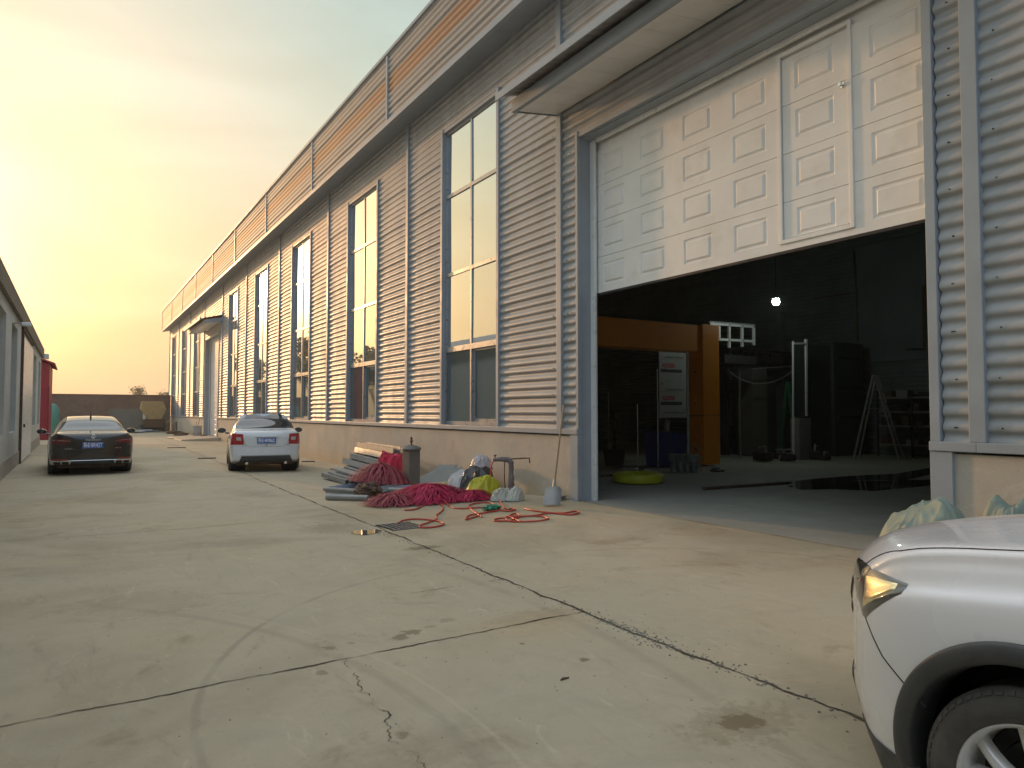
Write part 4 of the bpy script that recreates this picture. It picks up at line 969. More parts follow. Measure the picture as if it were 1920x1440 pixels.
# ---- near white SUV
def suv():
    M_p = mat('suv_white_paint', (0.80, 0.80, 0.81), 0.28, 0.0, var=0.025, vscale=1.5, coat=0.8, dirt=0.10, dirtcol=(0.45, 0.42, 0.36), dscale=3)
    root = empty('parked_suv', (3.33, 0, 0), 0, 'white compact SUV parked with its nose into the picture beside the green sacks', 'car', 'cars parked in the yard')
    L = 4.35; yn = 1.95; r = .335
    w = ([0, .05, .15, .3, .6, .95, 2.2, 3.4, 4.0, 4.35], [.80, .845, .875, .895, .912, .918, .915, .90, .86, .78])
    zb = ([0, .06, .18, .45, .95, 3.4, 3.9, 4.2, 4.35], [.40, .27, .22, .19, .19, .19, .24, .33, .45])
    zl = ([0, .03, .08, .2, .45, .9, 1.3, 2.5, 3.8, 4.2, 4.35], [.70, .80, .845, .885, .915, .955, .985, 1.0, 1.04, 1.04, .95])
    zt = ([0, .03, .08, .2, .45, .9, 1.22, 1.45, 1.95, 2.3, 3.0, 3.75, 4.1, 4.3, 4.35], [.74, .875, .93, .995, 1.045, 1.085, 1.11, 1.19, 1.52, 1.60, 1.62, 1.56, 1.35, 1.05, .97])
    wr = ([0, .1, .5, 1.2, 1.5, 2.0, 3.6, 4.1, 4.35], [.70, .74, .76, .78, .72, .60, .59, .60, .66])
    c = Car(L, dict(w=w, zb=zb, zl=zl, zt=zt, wr=wr), ([0, .23, .43, .63, .78, .86, 1.0], [0, .02, .10, .23, .35, .43, .55]), ([0, .4, .7, .92], [0, .03, .10, .2]), yn)
    WY = [yn - .97, yn - .97 - 2.6]; WH_ = [(y, r) for y in WY]
    c.body([(y, r + .016) for y in WY], .400, M_p, root, .5)
    wells(root, c, WH_, .41)
    # black arch mouldings on the flank
    for sd in (-1, 1):
        for (wy, wz) in WH_:
            mb = MB(); n = 64
            a0, a1 = R(-14), R(194); cols = []
            for i in range(n + 1):
                a = a0 + (a1 - a0) * i / n; row = []
                for (rr, dx) in ((.458, -.012), (.454, .010), (.446, .016), (.420, .020), (.396, .016), (.388, .004), (.382, -.03), (.380, -.12)):
                    y = wy + rr * math.cos(a); z = wz + .016 + rr * math.sin(a)
                    h, nn = c.cast((3 * sd, wy + max(rr, .43) * math.cos(a), max(wz + max(rr, .43) * math.sin(a), .24)), (-sd, 0, 0))
                    x = abs(h.x) if h is not None else .90
                    row.append(((x + dx) * sd, y, z))
                mb.v += row
            k = 8; mb.f = [(i * k + j, i * k + j + 1, (i + 1) * k + j + 1, (i + 1) * k + j) for i in range(n) for j in range(k - 1)]
            mb.build('arch_moulding', M_black, root, smooth=True, angle=50)
        # black lower corner trim ahead of the wheel, and side sill
        mb = MB(); n = 14; lo = []; 
        for i in range(n + 1):
            f = i / n; y = yn - .30 - .30 * f
            for (z, dx) in ((.335 - .05 * f, -.02), (.33 - .05 * f, .008), (.27 - .04 * f, .014), (.205 - .03 * f, .002), (.19 - .03 * f, -.06)):
                h, nn = c.cast((3 * sd, y, max(z, .245)), (-sd, 0, 0)); x = abs(h.x) if h is not None else .8
                mb.v.append(((x + dx) * sd, y, z))
        mb.f = [(i * 5 + j, i * 5 + j + 1, (i + 1) * 5 + j + 1, (i + 1) * 5 + j) for i in range(n) for j in range(4)]
        mb.build('bumper_corner_trim', M_black, root, smooth=True, angle=50)
        MB().box(.80 * sd, .925 * sd, WY[1] + .45, WY[0] - .45, .17, .34, bev=.03).build('sill_moulding', M_black, root, smooth=True)
    for sd in (-1, 1):
        wheel(root, .80 * sd, WY[0], r, .215, sd, rimr=.68); wheel(root, .80 * sd, WY[1], r, .215, sd, rimr=.68)
    # headlamps: smoky housing, reflector with amber sun glow put into its colour, chrome edge; cast from the front quarter
    M_hl = mat('headlamp_lens', (0.10, 0.095, 0.08), 0.06, 0.0, spec=0.9, coat=1.0); M_refl = mat('headlamp_reflector_sunglow', (0.92, 0.74, 0.40), 0.20, 0.75, coat=1.0, var=.06, vscale=12)
    for sd in (-1, 1):
        dirv = Vector((-sd * .74, -.67, 0)).normalized(); org0 = Vector((sd * .80, yn - .33, 0)); tv = Vector((-dirv.y, dirv.x, 0)) * (1 if sd > 0 else -1)
        tv = Vector((-.67 * sd, .74, 0)) if False else Vector((sd * .67, -.74, 0))   # towards the rear along the corner
        def quad(name, lo, hi, m, off, nx=16, nz=8):
            mb = MB()
            for j in range(nz + 1):
                for i in range(nx + 1):
                    f = i / nx; k = j / nz
                    def al(pl):
                        t = f * (len(pl) - 1); q = min(int(t), len(pl) - 2); g = t - q; return (pl[q][0] + (pl[q + 1][0] - pl[q][0]) * g, pl[q][1] + (pl[q + 1][1] - pl[q][1]) * g)
                    a, b = al(lo), al(hi); u = a[0] + (b[0] - a[0]) * k; z = a[1] + (b[1] - a[1]) * k
                    o_ = org0 + tv * u - dirv * 3; o_.z = z; h, nn = c.cast(o_, dirv)
                    if h is None: h = org0 + tv * u; h.z = z; nn = -dirv
                    if nn.dot(dirv) > 0: nn = -nn
                    mb.v.append(tuple(h + nn * (off if 0 < i < nx and 0 < j < nz else off * .2)))
            w_ = nx + 1; mb.f = [(j * w_ + i, j * w_ + i + 1, (j + 1) * w_ + i + 1, (j + 1) * w_ + i) for j in range(nz) for i in range(nx)]
            return mb.build(name, m, hlr, smooth=True, angle=60)
        hlr = empty('headlight', (0, 0, 0)); hlr.parent = root
        quad('lamp_housing', [(-.34, .83), (-.12, .795), (.035, .725), (.195, .862)], [(-.34, .885), (-.16, .905), (-.02, .915), (.185, .897)], M_hl, .008)
        quad('reflector', [(.025, .748), (.09, .795), (.172, .866)], [(-.02, .893), (.06, .896), (.165, .889)], M_refl, .011, 12, 6)
        quad('indicator', [(-.10, .835), (-.035, .835)], [(-.10, .858), (-.035, .858)], M_chrome, .012, 4, 2)
    # front: grille, plate, badge, lower intake
    c.ends('grille', [(-.42, .62), (.42, .62)], [(-.50, .80), (.50, .80)], M_black, root, rear=False, off=.008)
    c.ends('lower_intake', [(-.55, .28), (.55, .28)], [(-.50, .42), (.50, .42)], M_black, root, rear=False, off=.008)
    g = MB()
    for z in (.65, .69, .73, .77):
        pts = c.seam([(-.52, z), (.52, z)], axis='f'); 
        if len(pts) > 2: g.tube([p + Vector((0, .006, 0)) for p in pts[4:-4]], .005, 6)
    g.build('grille_bars', M_chrome, root, smooth=True)
    plate(root, 0, yn + .022, .52, '皖E·Q0N27', rear=False)
    # panel gaps
    sm = MB(); gaps = []
    for sd in (-1, 1):
        for pts, ax in (([(yn - .385, .735), (yn - .48, .63), (yn - .62, .53), (yn - .67, .50)], 'x'),
                        ([(yn - .30, .90), (yn - .36, .905)], 'x'),
                        ([(yn - 1.47, .26), (yn - 1.50, .6), (yn - 1.44, .99)], 'x'), ([(yn - 2.47, .26), (yn - 2.47, .99)], 'x')):
            q = c.seam(pts, axis=ax, side=sd)
            if len(q) > 2: gaps.append((q, .0028))
        q = c.seam([(.60 * sd, yn - .24), (.70 * sd, yn - .33), (.755 * sd, yn - .5), (.775 * sd, yn - .8), (.785 * sd, yn - 1.3)], axis='z')
        gaps.append((q, .0032))
    [MB().tube(q_, r_, 6).build('panel_gap', M_gap, root, smooth=True) for q_, r_ in gaps]
    c.patch('windscreen', 1.30, 1.98, 8.35, 11, M_carglass, root, both=True)
    c.patch('rear_window', 3.78, 4.16, 8.35, 11, M_carglass, root, both=True)
    for sd in (-1, 1):
        c.patch('side_window', 1.62, 2.44, 7.25, 8.75, M_carglass, root, side=sd, slant0=.40, slant1=0)
        c.patch('side_window', 2.52, 3.35, 7.25, 8.75, M_carglass, root, side=sd)
        c.patch('side_window', 3.43, 3.95, 7.35, 8.7, M_carglass, root, side=sd, slant1=-.22)
        mirror(root, (.925 + .10) * sd, yn - 1.62, 1.04, M_p, sd)
        c.ends('tail_light', [(.52 * sd, .88), (.86 * sd, .90)], [(.60 * sd, 1.0), (.84 * sd, 1.03)], M_lamp_red, root)
        MB().box(.90 * sd, .945 * sd, yn - 2.40, yn - 2.20, .86, .89, bev=.01).build('door_handle', M_p, root)
    # wipers
    MB().tube([(-.5, yn - 1.27, 1.075), (.1, yn - 1.24, 1.085)], .008).tube([(.15, yn - 1.26, 1.085), (.65, yn - 1.29, 1.06)], .008).build('wiper', M_black, root)
suv()

# ---- the two saloons seen from behind
def sedan(root, L, W, H, yr, paint, dark):
    """rear bumper at local y = yr, nose towards +y"""
    k = W / 1.8; yn = yr + L; r = .325; hh = H / 1.46
    w = ([0, .1, .4, 1.0, 2.4, L - 1.0, L - .35, L - .08, L], [.62, .74, .84, .895, .90, .895, .875, .845, .80]); w = (w[0], [a * k for a in w[1]])
    zb = ([0, .08, .5, L - .6, L - .2, L - .04, L], [.42, .26, .19, .20, .26, .30, .42])
    zl = ([0, .08, .3, 1.0, 2.3, L - 1.0, L - .5, L - .14, L - .05, L], [.60, .68, .74, .86, .915, .965, .985, .985, .95, .84])
    zt = ([0, .08, .3, .9, 1.35, 1.6, 2.15, 2.6, 3.2, L - 1.25, L - .62, L - .45, L - .16, L - .07, L - .02, L], [.64, .72, .80, .92, .97, 1.08, 1.38, 1.45, 1.455, 1.36, 1.09, 1.055, 1.045, 1.02, .97, .88])
    wr = ([0, .5, 1.3, 1.7, 2.3, 3.2, L - 1.2, L - .55, L - .1, L], [.55, .64, .70, .64, .555, .55, .56, .70, .72, .68]); wr = (wr[0], [a * k for a in wr[1]])
    c = Car(L, dict(w=w, zb=zb, zl=zl, zt=zt, wr=wr), ([0, .4, .7, .95], [0, .06, .22, .5]), ([0, .3, .55, .72, .82, .95], [0, .015, .045, .10, .17, .30]), yn, hh)
    wb = L * .585; WY = [yn - L * .20, yn - L * .20 - wb]; WH_ = [(y, r) for y in WY]
    c.body(WH_, .355, paint, root, .5); wells(root, c, WH_, .36, .46, .80)
    for sd in (-1, 1):
        for y in WY: wheel(root, (W / 2 - .115) * sd, y, r, .205, sd)
    c.patch('rear_window', L - 1.22, L - .60, 8.55, 11, M_carglass, root, both=True, slant0=-.05)
    c.patch('windscreen', 1.62, 2.25, 8.5, 11, M_carglass, root, both=True)
    for sd in (-1, 1):
        c.patch('side_window', 1.75, 2.62, 7.25, 8.72, M_carglass, root, side=sd, slant0=.42)
        c.patch('side_window', 2.70, L - 1.15, 7.25, 8.72, M_carglass, root, side=sd, slant1=-.40)
    sm = MB(); gaps = []
    for pl in ([(-.56 * k, .985), (-.56 * k, .84), (-.50 * k, .70), (-.42 * k, .64), (.42 * k, .64), (.50 * k, .70), (.56 * k, .84), (.56 * k, .985)],):
        q = c.seam(pl, axis='r'); gaps.append((q, .003))
    for sd in (-1, 1):
        for pl in ([(yr + .62, .50), (yr + .30, .60), (yr + .1, .66)], [(yr + 1.42, .27), (yr + 1.42, .6), (yr + 1.3, .95)], [(yr + 2.35, .27), (yr + 2.35, .95)]):
            q = c.seam(pl, axis='x', side=sd)
            if len(q) > 2: gaps.append((q, .003))
    [MB().tube(q_, r_, 6).build('panel_gap', M_gap, root, smooth=True) for q_, r_ in gaps]
    if not dark: c.ends('lower_valance', [(-.66 * k, .262), (.66 * k, .262)], [(-.58 * k, .42), (.58 * k, .42)], M_black, root, off=.012, nx=26)
    MB().tube([(0, yr + 1.50, 1.40 * hh + .03), (0, yr + 1.42, 1.40 * hh + .10), (0, yr + 1.36, 1.40 * hh + .14)], [.022, .012, .006], 8).build('antenna', M_black, root, smooth=True)
    MB().box(-W / 2 + .2, W / 2 - .2, yr + .35, yr + .7, .17, .24).build('exhaust_silencer', M_rust, root)
    return c, hh, k
def white_sedan():
    M_p = mat('sedan_white_paint', (0.72, 0.73, 0.74), 0.25, 0.0, var=0.02, coat=0.9)
    q = pt(437, 884); e = pt(548, 879); rz = R(-9)
    mid = (q + e) / 2; fw = Vector((-math.sin(rz), math.cos(rz), 0))
    pos = mid - fw * .95 + fw * .0
    root = empty('parked_sedan', (pos.x, pos.y, gz(pos.x, pos.y) - .0), rz, 'white saloon car with black door mirrors parked at a slant beside the warehouse wall', 'car', 'cars parked in the yard')
    c, hh, k = sedan(root, 4.4, 1.76, 1.47, 0.0, M_p, False)
    for sd in (-1, 1):
        t = c.ends('tail_light', [(.47 * sd * 1.12, .70), (.83 * sd, .70)], [(.50 * sd * 1.10, .955), (.80 * sd, .965)], M_lamp_red, root, off=.010, nx=10, nz=8)
        c.ends('reversing_lamp', [(.585 * sd, .80), (.70 * sd, .80)], [(.60 * sd, .88), (.70 * sd, .88)], M_lamp_clear, t, off=.015, nx=5, nz=4)
        mirror(root, .985 * sd, 2.55, .98, M_black, sd)
        MB().tube([(.46 * sd, .25, .245), (.46 * sd, -.02, .24)], .035, 12).build('exhaust_pipe', M_chrome, root, smooth=True)
    h, n = c.cast((0, -20, .80), (0, 1, 0)); plate(root, 0, h.y - .016, .795, '皖E·M0862')
    g = MB(); g.box(-.27, .27, h.y - .035, h.y + .01, .885, .91, bev=.008); g.build('plate_lamp_bar', M_p, root, smooth=True)
    q = c.seam([(-.60, .42), (.60, .42)], axis='r'); MB().tube([p + Vector((0, -.012, .0)) for p in q], .014, 8).build('bumper_strip', M_grime, root, smooth=True)
    for x, wd, tx in ((-.50, .17, 'SKODA'), (.50, .15, 'RAPID')):
        h, n = c.cast((x, -20, .675), (0, 1, 0)); text_part('badge', tx, .045, Matrix.Translation((x, h.y - .006, .675)) @ Matrix.Rotation(math.pi / 2, 4, 'X'), M_chrome, root, .002, 0, wd)
    h, n = c.cast((0, -20, .69), (0, 1, 0)); MB().lathe([(0, -.004), (.028, -.004), (.030, .004)], 20, 'Z').build('emblem', M_chrome, root, loc=(0, h.y - .004, .69)).rotation_euler = (math.pi / 2, 0, 0)
white_sedan()
def dark_sedan():
    M_p = mat('sedan_brown_paint', (0.040, 0.032, 0.026), 0.20, 0.35, var=0.05, coat=1.0)
    q = on_z(122, 886, 0); e = on_z(229, 883, 0); rz = R(1.5)
    root = empty('parked_sedan', (0.40, 19.6, 0), rz, 'dark brown saloon car with a chrome bumper strip parked beside the low workshop', 'car', 'cars parked in the yard')
    c, hh, k = sedan(root, 5.0, 1.82, 1.41, 0.0, M_p, True)
    for sd in (-1, 1):
        t = c.ends('tail_light', [(.50 * sd, .80), (.90 * sd, .76)], [(.44 * sd, .875), (.88 * sd, .915)], mat('dark_tail_lamp', (.16, .010, .010), .12, coat=1.0), root, off=.010, nx=12, nz=6)
        c.ends('lamp_line', [(.46 * sd, .845), (.80 * sd, .865)], [(.46 * sd, .853), (.80 * sd, .875)], M_chrome, t, off=.014, nx=10, nz=1)
        c.ends('reflector', [(.52 * sd, .392), (.83 * sd, .392)], [(.52 * sd, .418), (.83 * sd, .418)], M_lamp_red, root, off=.010, nx=8, nz=2)
        ex = c.ends('exhaust_surround', [(.46 * sd, .285), (.80 * sd, .285)], [(.44 * sd, .36), (.84 * sd, .36)], M_chrome, root, off=.012, nx=8, nz=2)
        c.ends('exhaust_outlet', [(.49 * sd, .297), (.61 * sd, .297)], [(.48 * sd, .345), (.62 * sd, .345)], M_dark, ex, off=.017, nx=4, nz=2)
        c.ends('exhaust_outlet', [(.65 * sd, .297), (.77 * sd, .297)], [(.65 * sd, .345), (.78 * sd, .345)], M_dark, ex, off=.017, nx=4, nz=2)
        mirror(root, 1.01 * sd, 2.95, .97, M_p, sd)
    q = c.seam([(-.86, .368), (.86, .368)], axis='r'); MB().tube([p + Vector((0, -.008, .0)) for p in q], .011, 8).build('bumper_strip', M_chrome, root, smooth=True)
    c.ends('lower_valance', [(-.44, .262), (.44, .262)], [(-.42, .35), (.42, .35)], M_black, root, off=.006)
    h, n = c.cast((0, -20, .72 * hh), (0, 1, 0)); plate(root, 0, h.y - .014, .715, '皖E·8R42T')
    z = .925; h, n = c.cast((0, -20, z), (0, 1, 0))
    e = MB().lathe([(.046, -.004), (.052, .002), (.046, .006), (.041, .002)], 28, 'Z', closed=True); 
    for a, b in (((-.022, .036), (-.004, -.034)), ((.022, .036), (.004, -.034)), ((-.036, .014), (-.018, -.030)), ((.036, .014), (.018, -.030)), ((-.018, -.030), (0, .006)), ((.018, -.030), (0, .006)), ((-.009, .036), (0, .014)), ((.009, .036), (0, .014))):
        e.bar((a[0], a[1], 0), (b[0], b[1], 0), .007, .006)
    eo = e.build('emblem', M_chrome, root, loc=(0, h.y - .010, z)); eo.rotation_euler = (math.pi / 2, 0, 0)
    h, n = c.cast((0, -20, .84), (0, 1, 0)); text_part('lettering', 'P H I D E O N', .05, Matrix.Translation((0, h.y - .012, .838)) @ Matrix.Rotation(math.pi / 2, 4, 'X'), M_chrome, root, .002, .001, .30)
    for x, wd, tx in ((-.50, .15, '上汽大众'), (.52, .14, '380TSI')):
        h, n = c.cast((x, -20, .66 * hh), (0, 1, 0)); text_part('badge', tx, .035, Matrix.Translation((x, h.y - .008, .66 * hh)) @ Matrix.Rotation(math.pi / 2, 4, 'X'), M_chrome, root, .002, 0, wd)
dark_sedan()
# ------------------------------------------------------------------ things by the wall
def crumple(name, loc, size, m, seed, label, cat, rz=0.0, amp=.22, freq=2.2, flat=.25, sub=4, group=None, wr=.05, parent=None, hf=.35):
    bm = bmesh.new(); bmesh.ops.create_icosphere(bm, subdivisions=sub, radius=1.0)
    for v in bm.verts:
        p = v.co.copy(); q = p * freq + Vector((seed * 3.1, seed * 1.3, seed * .7))
        n1 = noise.noise(q * .8); qa = Vector((q.x * 1.0 + q.y * .5, q.y * .45 - q.x * .2, q.z * 2.1)) + Vector((n1, -n1, n1)) * .8
        rid = (1 - abs(noise.noise(qa * 1.2 + Vector((5, 1, 2))))) ** 3; qb = Vector((q.z * 1.6 - q.x * .8, q.x * .5 + q.y * .3, q.y * 2.4)); rid2 = (1 - abs(noise.noise(qb * 1.8 + Vector((n1, 2, n1))))) ** 4
        d = 1 + amp * n1 * 1.2 + amp * .55 * (rid - .5) + wr * 1.4 * (rid2 - .4) + hf * wr * noise.noise(q * 7)
        p = p * d; p.x *= size[0] / 2; p.y *= size[1] / 2; p.z = p.z * size[2] / 2 + size[2] * (.5 - flat * .5)
        if p.z < 0: p.z = 0.001 * (v.index % 7); p.x *= 1.06; p.y *= 1.06
        v.co = p
    me = bpy.data.meshes.new(name); bm.to_mesh(me); bm.free(); me.materials.append(m)
    me.polygons.foreach_set('use_smooth', [True] * len(me.polygons)); me.set_sharp_from_angle(angle=R(38))
    o = bpy.data.objects.new(name, me); COL.objects.link(o); o.location = loc; o.rotation_euler = (0, 0, rz)
    if parent: o.parent = parent
    return tag(o, label, cat, group)

def drape(name, loc, size, m, seed, label, cat, rz=0.0, group=None, p=3.0, folds=1.0, top=(0, 0), nr=30, na=110, facet=.10, sharp=3):
    """sheet or slack sack fallen over itself: flat-topped mound with folds running down to a hem on the ground"""
    mb = MB(); sx, sy, H = size[0] / 2, size[1] / 2, size[2]; S = Vector((seed * 2.37, seed * 1.13, seed * .71))
    for i in range(nr + 1):
        r = (i / nr) ** .85
        for j in range(na):
            a = 2 * math.pi * j / na; c, sn = math.cos(a), math.sin(a)
            foot = 1 + .22 * noise.noise(Vector((c * 1.1, sn * 1.1, 0)) + S)
            q = Vector((c * 1.7, sn * 1.7, r * 1.5)) + S; q2 = Vector((c * 3.6 + r, sn * 3.6, r * 2.2)) - S
            f1 = (1 - abs(noise.noise(q)) * 1.7); f1 = max(f1, 0) ** sharp; f2 = max(1 - abs(noise.noise(q2)) * 1.8, 0) ** sharp
            cr = max(1 - abs(noise.noise(Vector((c * r * 2.2, sn * r * 2.2 + .6 * c * r, 3)) + S)) * 2.2, 0) ** 4
            lump = noise.noise(Vector((c * r * 1.4, sn * r * 1.4, 7)) + S)
            k = min(1, r * 1.5) ** 2 * (1 - .55 * max(0, (r - .8) / .2))
            h = H * (max(0, 1 - r ** p)) ** .8 * (1 + .30 * lump) + H * (folds * (.16 * f1 + .07 * f2) * k * (1 - r ** 6) + facet * cr * min(1, r * 3) * (1 - r ** 4)) + .006 + .03 * H * (r > .93) * (f2 + .3)
            rr = foot * r * (1 + folds * (.10 * f1 + .05 * f2 - .06) * k)
            x = c * rr * sx + top[0] * (1 - r) * sx; y = sn * rr * sy + top[1] * (1 - r) * sy
            mb.v.append((x, y, max(h, .004)))
    mb.f = [(i * na + j, i * na + (j + 1) % na, (i + 1) * na + (j + 1) % na, (i + 1) * na + j) for i in range(nr) for j in range(na)]
    o = mb.build(name, m, None, smooth=True, angle=42, weld=True, loc=loc, label=label, cat=cat, group=group); o.rotation_euler = (0, 0, rz); return o

# bundle of aluminium guide rails
def rails():
    front = {(0, 0): 'aluminium box rail resting lowest and furthest left in the rail stack', (1, 0): 'pale aluminium box rail low on the left face of the rail stack', (2, 0): 'pale aluminium box rail midway up the left face of the rail stack',
             (3, 0): 'dusty aluminium channel just below the top of the rail stack', (4, 0): 'aluminium channel at the top front of the rail stack', (4, 1): 'long dusty channel topmost on the rail stack, nearest the wall'}
    dirv = Vector((.07, 1.0, 0)).normalized(); side = Vector((dirv.y, -dirv.x, 0)); r = random.Random(3)
    rows = [(0, [-.48, -.32, -.16, .0, .16]), (1, [-.42, -.26, -.10, .08]), (2, [-.34, -.18, -.02, .14]), (3, [-.20, -.04, .14]), (4, [-.06, .12])]
    for lv, xs in rows:
        for i, x in enumerate(xs):
            s0 = .12 + .02 * ((lv + i) % 2); Ln = 2.6 + r.uniform(-.4, .4); st = r.uniform(-.16, .14) - .10 * (lv == 4)
            c = Vector((6.02, 14.5, 0)) + side * (x + r.uniform(-.012, .012)) + dirv * st; z = gz(c.x, c.y) + .10 + lv * .142 + s0 / 2
            a = c + Vector((0, 0, z)); b = c + dirv * Ln + side * r.uniform(-.07, .07) + Vector((0, 0, z + r.uniform(-.01, .03)))
            mb = MB(); t = .009; h = s0 / 2; d = (b - a).normalized(); up = Vector((0, 0, 1)); rt = d.cross(up).normalized(); tilt = r.uniform(-.3, .3)
            u2 = up * math.cos(tilt) + rt * math.sin(tilt); r2 = rt * math.cos(tilt) - up * math.sin(tilt)
            def wall(o1, o2, nrm):
                p = [a + o1, a + o2, b + o2, b + o1]; q = [v - nrm * t for v in p]
                mb.add(p + q, [(0, 1, 2, 3), (7, 6, 5, 4), (0, 4, 5, 1), (1, 5, 6, 2), (2, 6, 7, 3), (3, 7, 4, 0)])
            wall(-r2 * h + u2 * h, r2 * h + u2 * h, u2); wall(-r2 * h - u2 * h, r2 * h - u2 * h, -u2); wall(-r2 * h - u2 * h, -r2 * h + u2 * h, -r2)
            if lv < 4: wall(r2 * h - u2 * h, r2 * h + u2 * h, r2)
            mb.build('aluminium_rail', M_alu if (lv * 3 + i) % 4 else M_grime, label=front.get((lv, i), 'square aluminium rail inside the stack showing only its hollow end beside the grey post'), cat='metal rail', group='rails stacked against the wall', bevel=.002)
    for y in (15.0, 16.6): MB().box(-.62, .40, -.06, .06, 0, .10).build('timber_bearer', M_wood, loc=(6.0, y, gz(6.0, y)), label='timber bearer at the near end under the rail stack' if y < 16 else 'timber bearer at the far end under the rail stack', cat='timber', group='timber bearers under the rails')
rails()
def loose_strips():
    labs = ['narrow dusty aluminium strip leftmost in the low heap left of the rail stack', 'dusty aluminium angle second in the low heap left of the rail stack', 'thin bright strip in the middle of the low heap left of the rail stack', 'wide pale sheet offcut lying highest on the low heap left of the rail stack', 'dusty aluminium strip at the right of the low heap, against the pale sheet']
    r = random.Random(9); dirv = Vector((-.02, 1, 0)).normalized(); side = Vector((dirv.y, -dirv.x, 0))
    for i in range(5):
        c = Vector((4.92 + .11 * i, 14.5 - .04 * i, 0)); w = (.09, .08, .06, .26, .10)[i]; h = (.09, .07, .05, .03, .06)[i]; z = gz(c.x, c.y) + h / 2 + .01 + (0, .05, .08, .16, .05)[i]
        a = c + Vector((0, 0, z)); b = c + dirv * (1.6 + r.uniform(-.3, .3)) + Vector((0, 0, z + .04))
        mb = MB(); t = .008
        mb.bar(a + Vector((0, 0, h / 2)), b + Vector((0, 0, h / 2)), w, t); mb.bar(a - side * w / 2, b - side * w / 2, t, h); mb.bar(a + side * w / 2, b + side * w / 2, t, h)
        mb.build('metal_strip', M_alu if i != 0 else M_grime, label=labs[i], cat='metal strip', group='loose strips beside the rail stack')
loose_strips()
M_bristle = mat('red_bristle', (0.47, 0.02, 0.085), 0.5, 0.0, var=0.4, vscale=7, spec=.3, dirt=.6, dirtcol=(.20, .06, .07), dscale=3)
M_bristle2 = mat('dusty_red_bristle', (0.33, 0.05, 0.075), 0.6, 0.0, var=0.35, vscale=5, dirt=.6, dirtcol=(.17, .12, .10), dscale=3)
M_hub = mat('brush_hub', (0.07, 0.06, 0.05), 0.7, var=.3)
def brush(c, rad, h, n, m, label, seed, wid=.011, droop=1.0, ax=(1, 1), lean=0.0, az=0.0, ell=None):
    """a car-wash brush lying as a fan of hundreds of flat bristles round a hub"""
    r = random.Random(seed); t = empty('wash_brush', c, 0, label, 'brush', 'worn red wash brushes')
    mb = MB()
    for i in range(n):
        a = r.uniform(0, 2 * math.pi); L = rad * r.uniform(.70, 1.08); lift = h * r.uniform(.35, 1.0); sw = r.uniform(-.5, .5); pts = []
        st = Vector((r.uniform(-.07, .07), r.uniform(-.07, .07), lift))
        for k in range(7):
            f = k / 6; aa = a + sw * f * f
            x = st.x + math.cos(aa) * L * f * ax[0]; y = st.y + math.sin(aa) * L * f * ax[1]
            z = lift * (1 - f ** 1.6) * droop + .05 * math.sin(f * 3.1) + r.uniform(-.008, .008)
            gx = gz(c[0] + x, c[1] + y) - gz(c[0], c[1])
            pts.append(Vector((x, y, max(z + lean * x, .008 + r.uniform(0, .035)) + gx)))
        w = wid * r.uniform(.6, 1.3); k0 = len(mb.v)
        for k, p in enumerate(pts):
            d = (pts[min(k + 1, 6)] - pts[max(k - 1, 0)]).normalized(); s_ = d.cross(Vector((0, 0, 1)))
            s_ = s_.normalized() if s_.length > .01 else Vector((1, 0, 0)); tw = r.uniform(-.5, .5) * .3; s_ = s_ + Vector((0, 0, tw))
            ww = w * (1 - .55 * k / 6); mb.v += [tuple(p - s_ * ww), tuple(p + s_ * ww)]
        mb.f += [(k0 + 2 * k, k0 + 2 * k + 1, k0 + 2 * k + 3, k0 + 2 * k + 2) for k in range(6)]
    mb.build('bristles', m, t, smooth=True)
    MB().lathe([(.03, h * .5), (.09, h * .5), (.10, h * .85), (.08, h * 1.0), (.04, h * 1.02), (.03, h * .9)], 20, closed=True).build('hub', M_hub, t, smooth=True)
    return t
def at_px(px, py): p = pt(px, py); return (p.x, p.y, p.z)
c1 = pt(803, 938); brush((c1.x, c1.y, c1.z), .80, .27, 1300, M_bristle, 'bright red fan of bristles splayed on the concrete in front of the sacks', 11, wid=.010, ax=(1.05, .95))
c2 = pt(735, 946); brush((c2.x, c2.y, c2.z), .46, .17, 520, M_bristle2, 'small dusty red bristle bunch leftmost on the ground before the grey post', 12, wid=.010)
c3 = Vector((5.08, 12.95, 0)); c3.z = gz(c3.x, c3.y) + .14; brush(tuple(c3), .56, .40, 900, M_bristle2, 'dusty pink bristle bundle heaped against the end of the rail stack', 13, wid=.011, droop=1.0, ax=(1.1, 1.0), lean=-.12)
c4 = pt(880, 938); brush((c4.x + .05, c4.y, c4.z), .40, .15, 420, M_bristle, 'small red bristle bunch at the right below the yellow-green sack', 14, wid=.009)
M_cloth_red = mat('red_fabric', (0.50, 0.02, 0.06), 0.7, var=.15)
drape('red_cloth', (5.80, 14.1, gz(5.80, 14.1) + .10), (.66, .8, .52), M_cloth_red, 4, 'crumpled red cloth over the rail ends behind the grey post', 'cloth', p=3.5, folds=1.4)
def tray(c, rz, sx, sy, h, label):
    t = empty('sheet_metal_tray', c, rz, label, 'tray', 'shallow metal trays')
    m = mat('tray_blue_grey', (0.40, 0.47, 0.56), 0.45, .1, var=.1, dirt=.4, dscale=3)
    mb = MB(); mb.box(-sx, sx, -sy, sy, .02, .03); tk = .012
    mb.box(-sx, sx, -sy, -sy + tk, .03, h); mb.box(-sx, sx, sy - tk, sy, .03, h); mb.box(-sx, -sx + tk, -sy + tk, sy - tk, .03, h); mb.box(sx - tk, sx, -sy + tk, sy - tk, .03, h)
    mb.build('pan', m, t)
    MB().tube([(-sx - .02, -sy - .01, h * .72), (sx, -sy - .01, h * .72)], h * .30, 10).build('rolled_rim', M_grime, t, smooth=True)
    return t
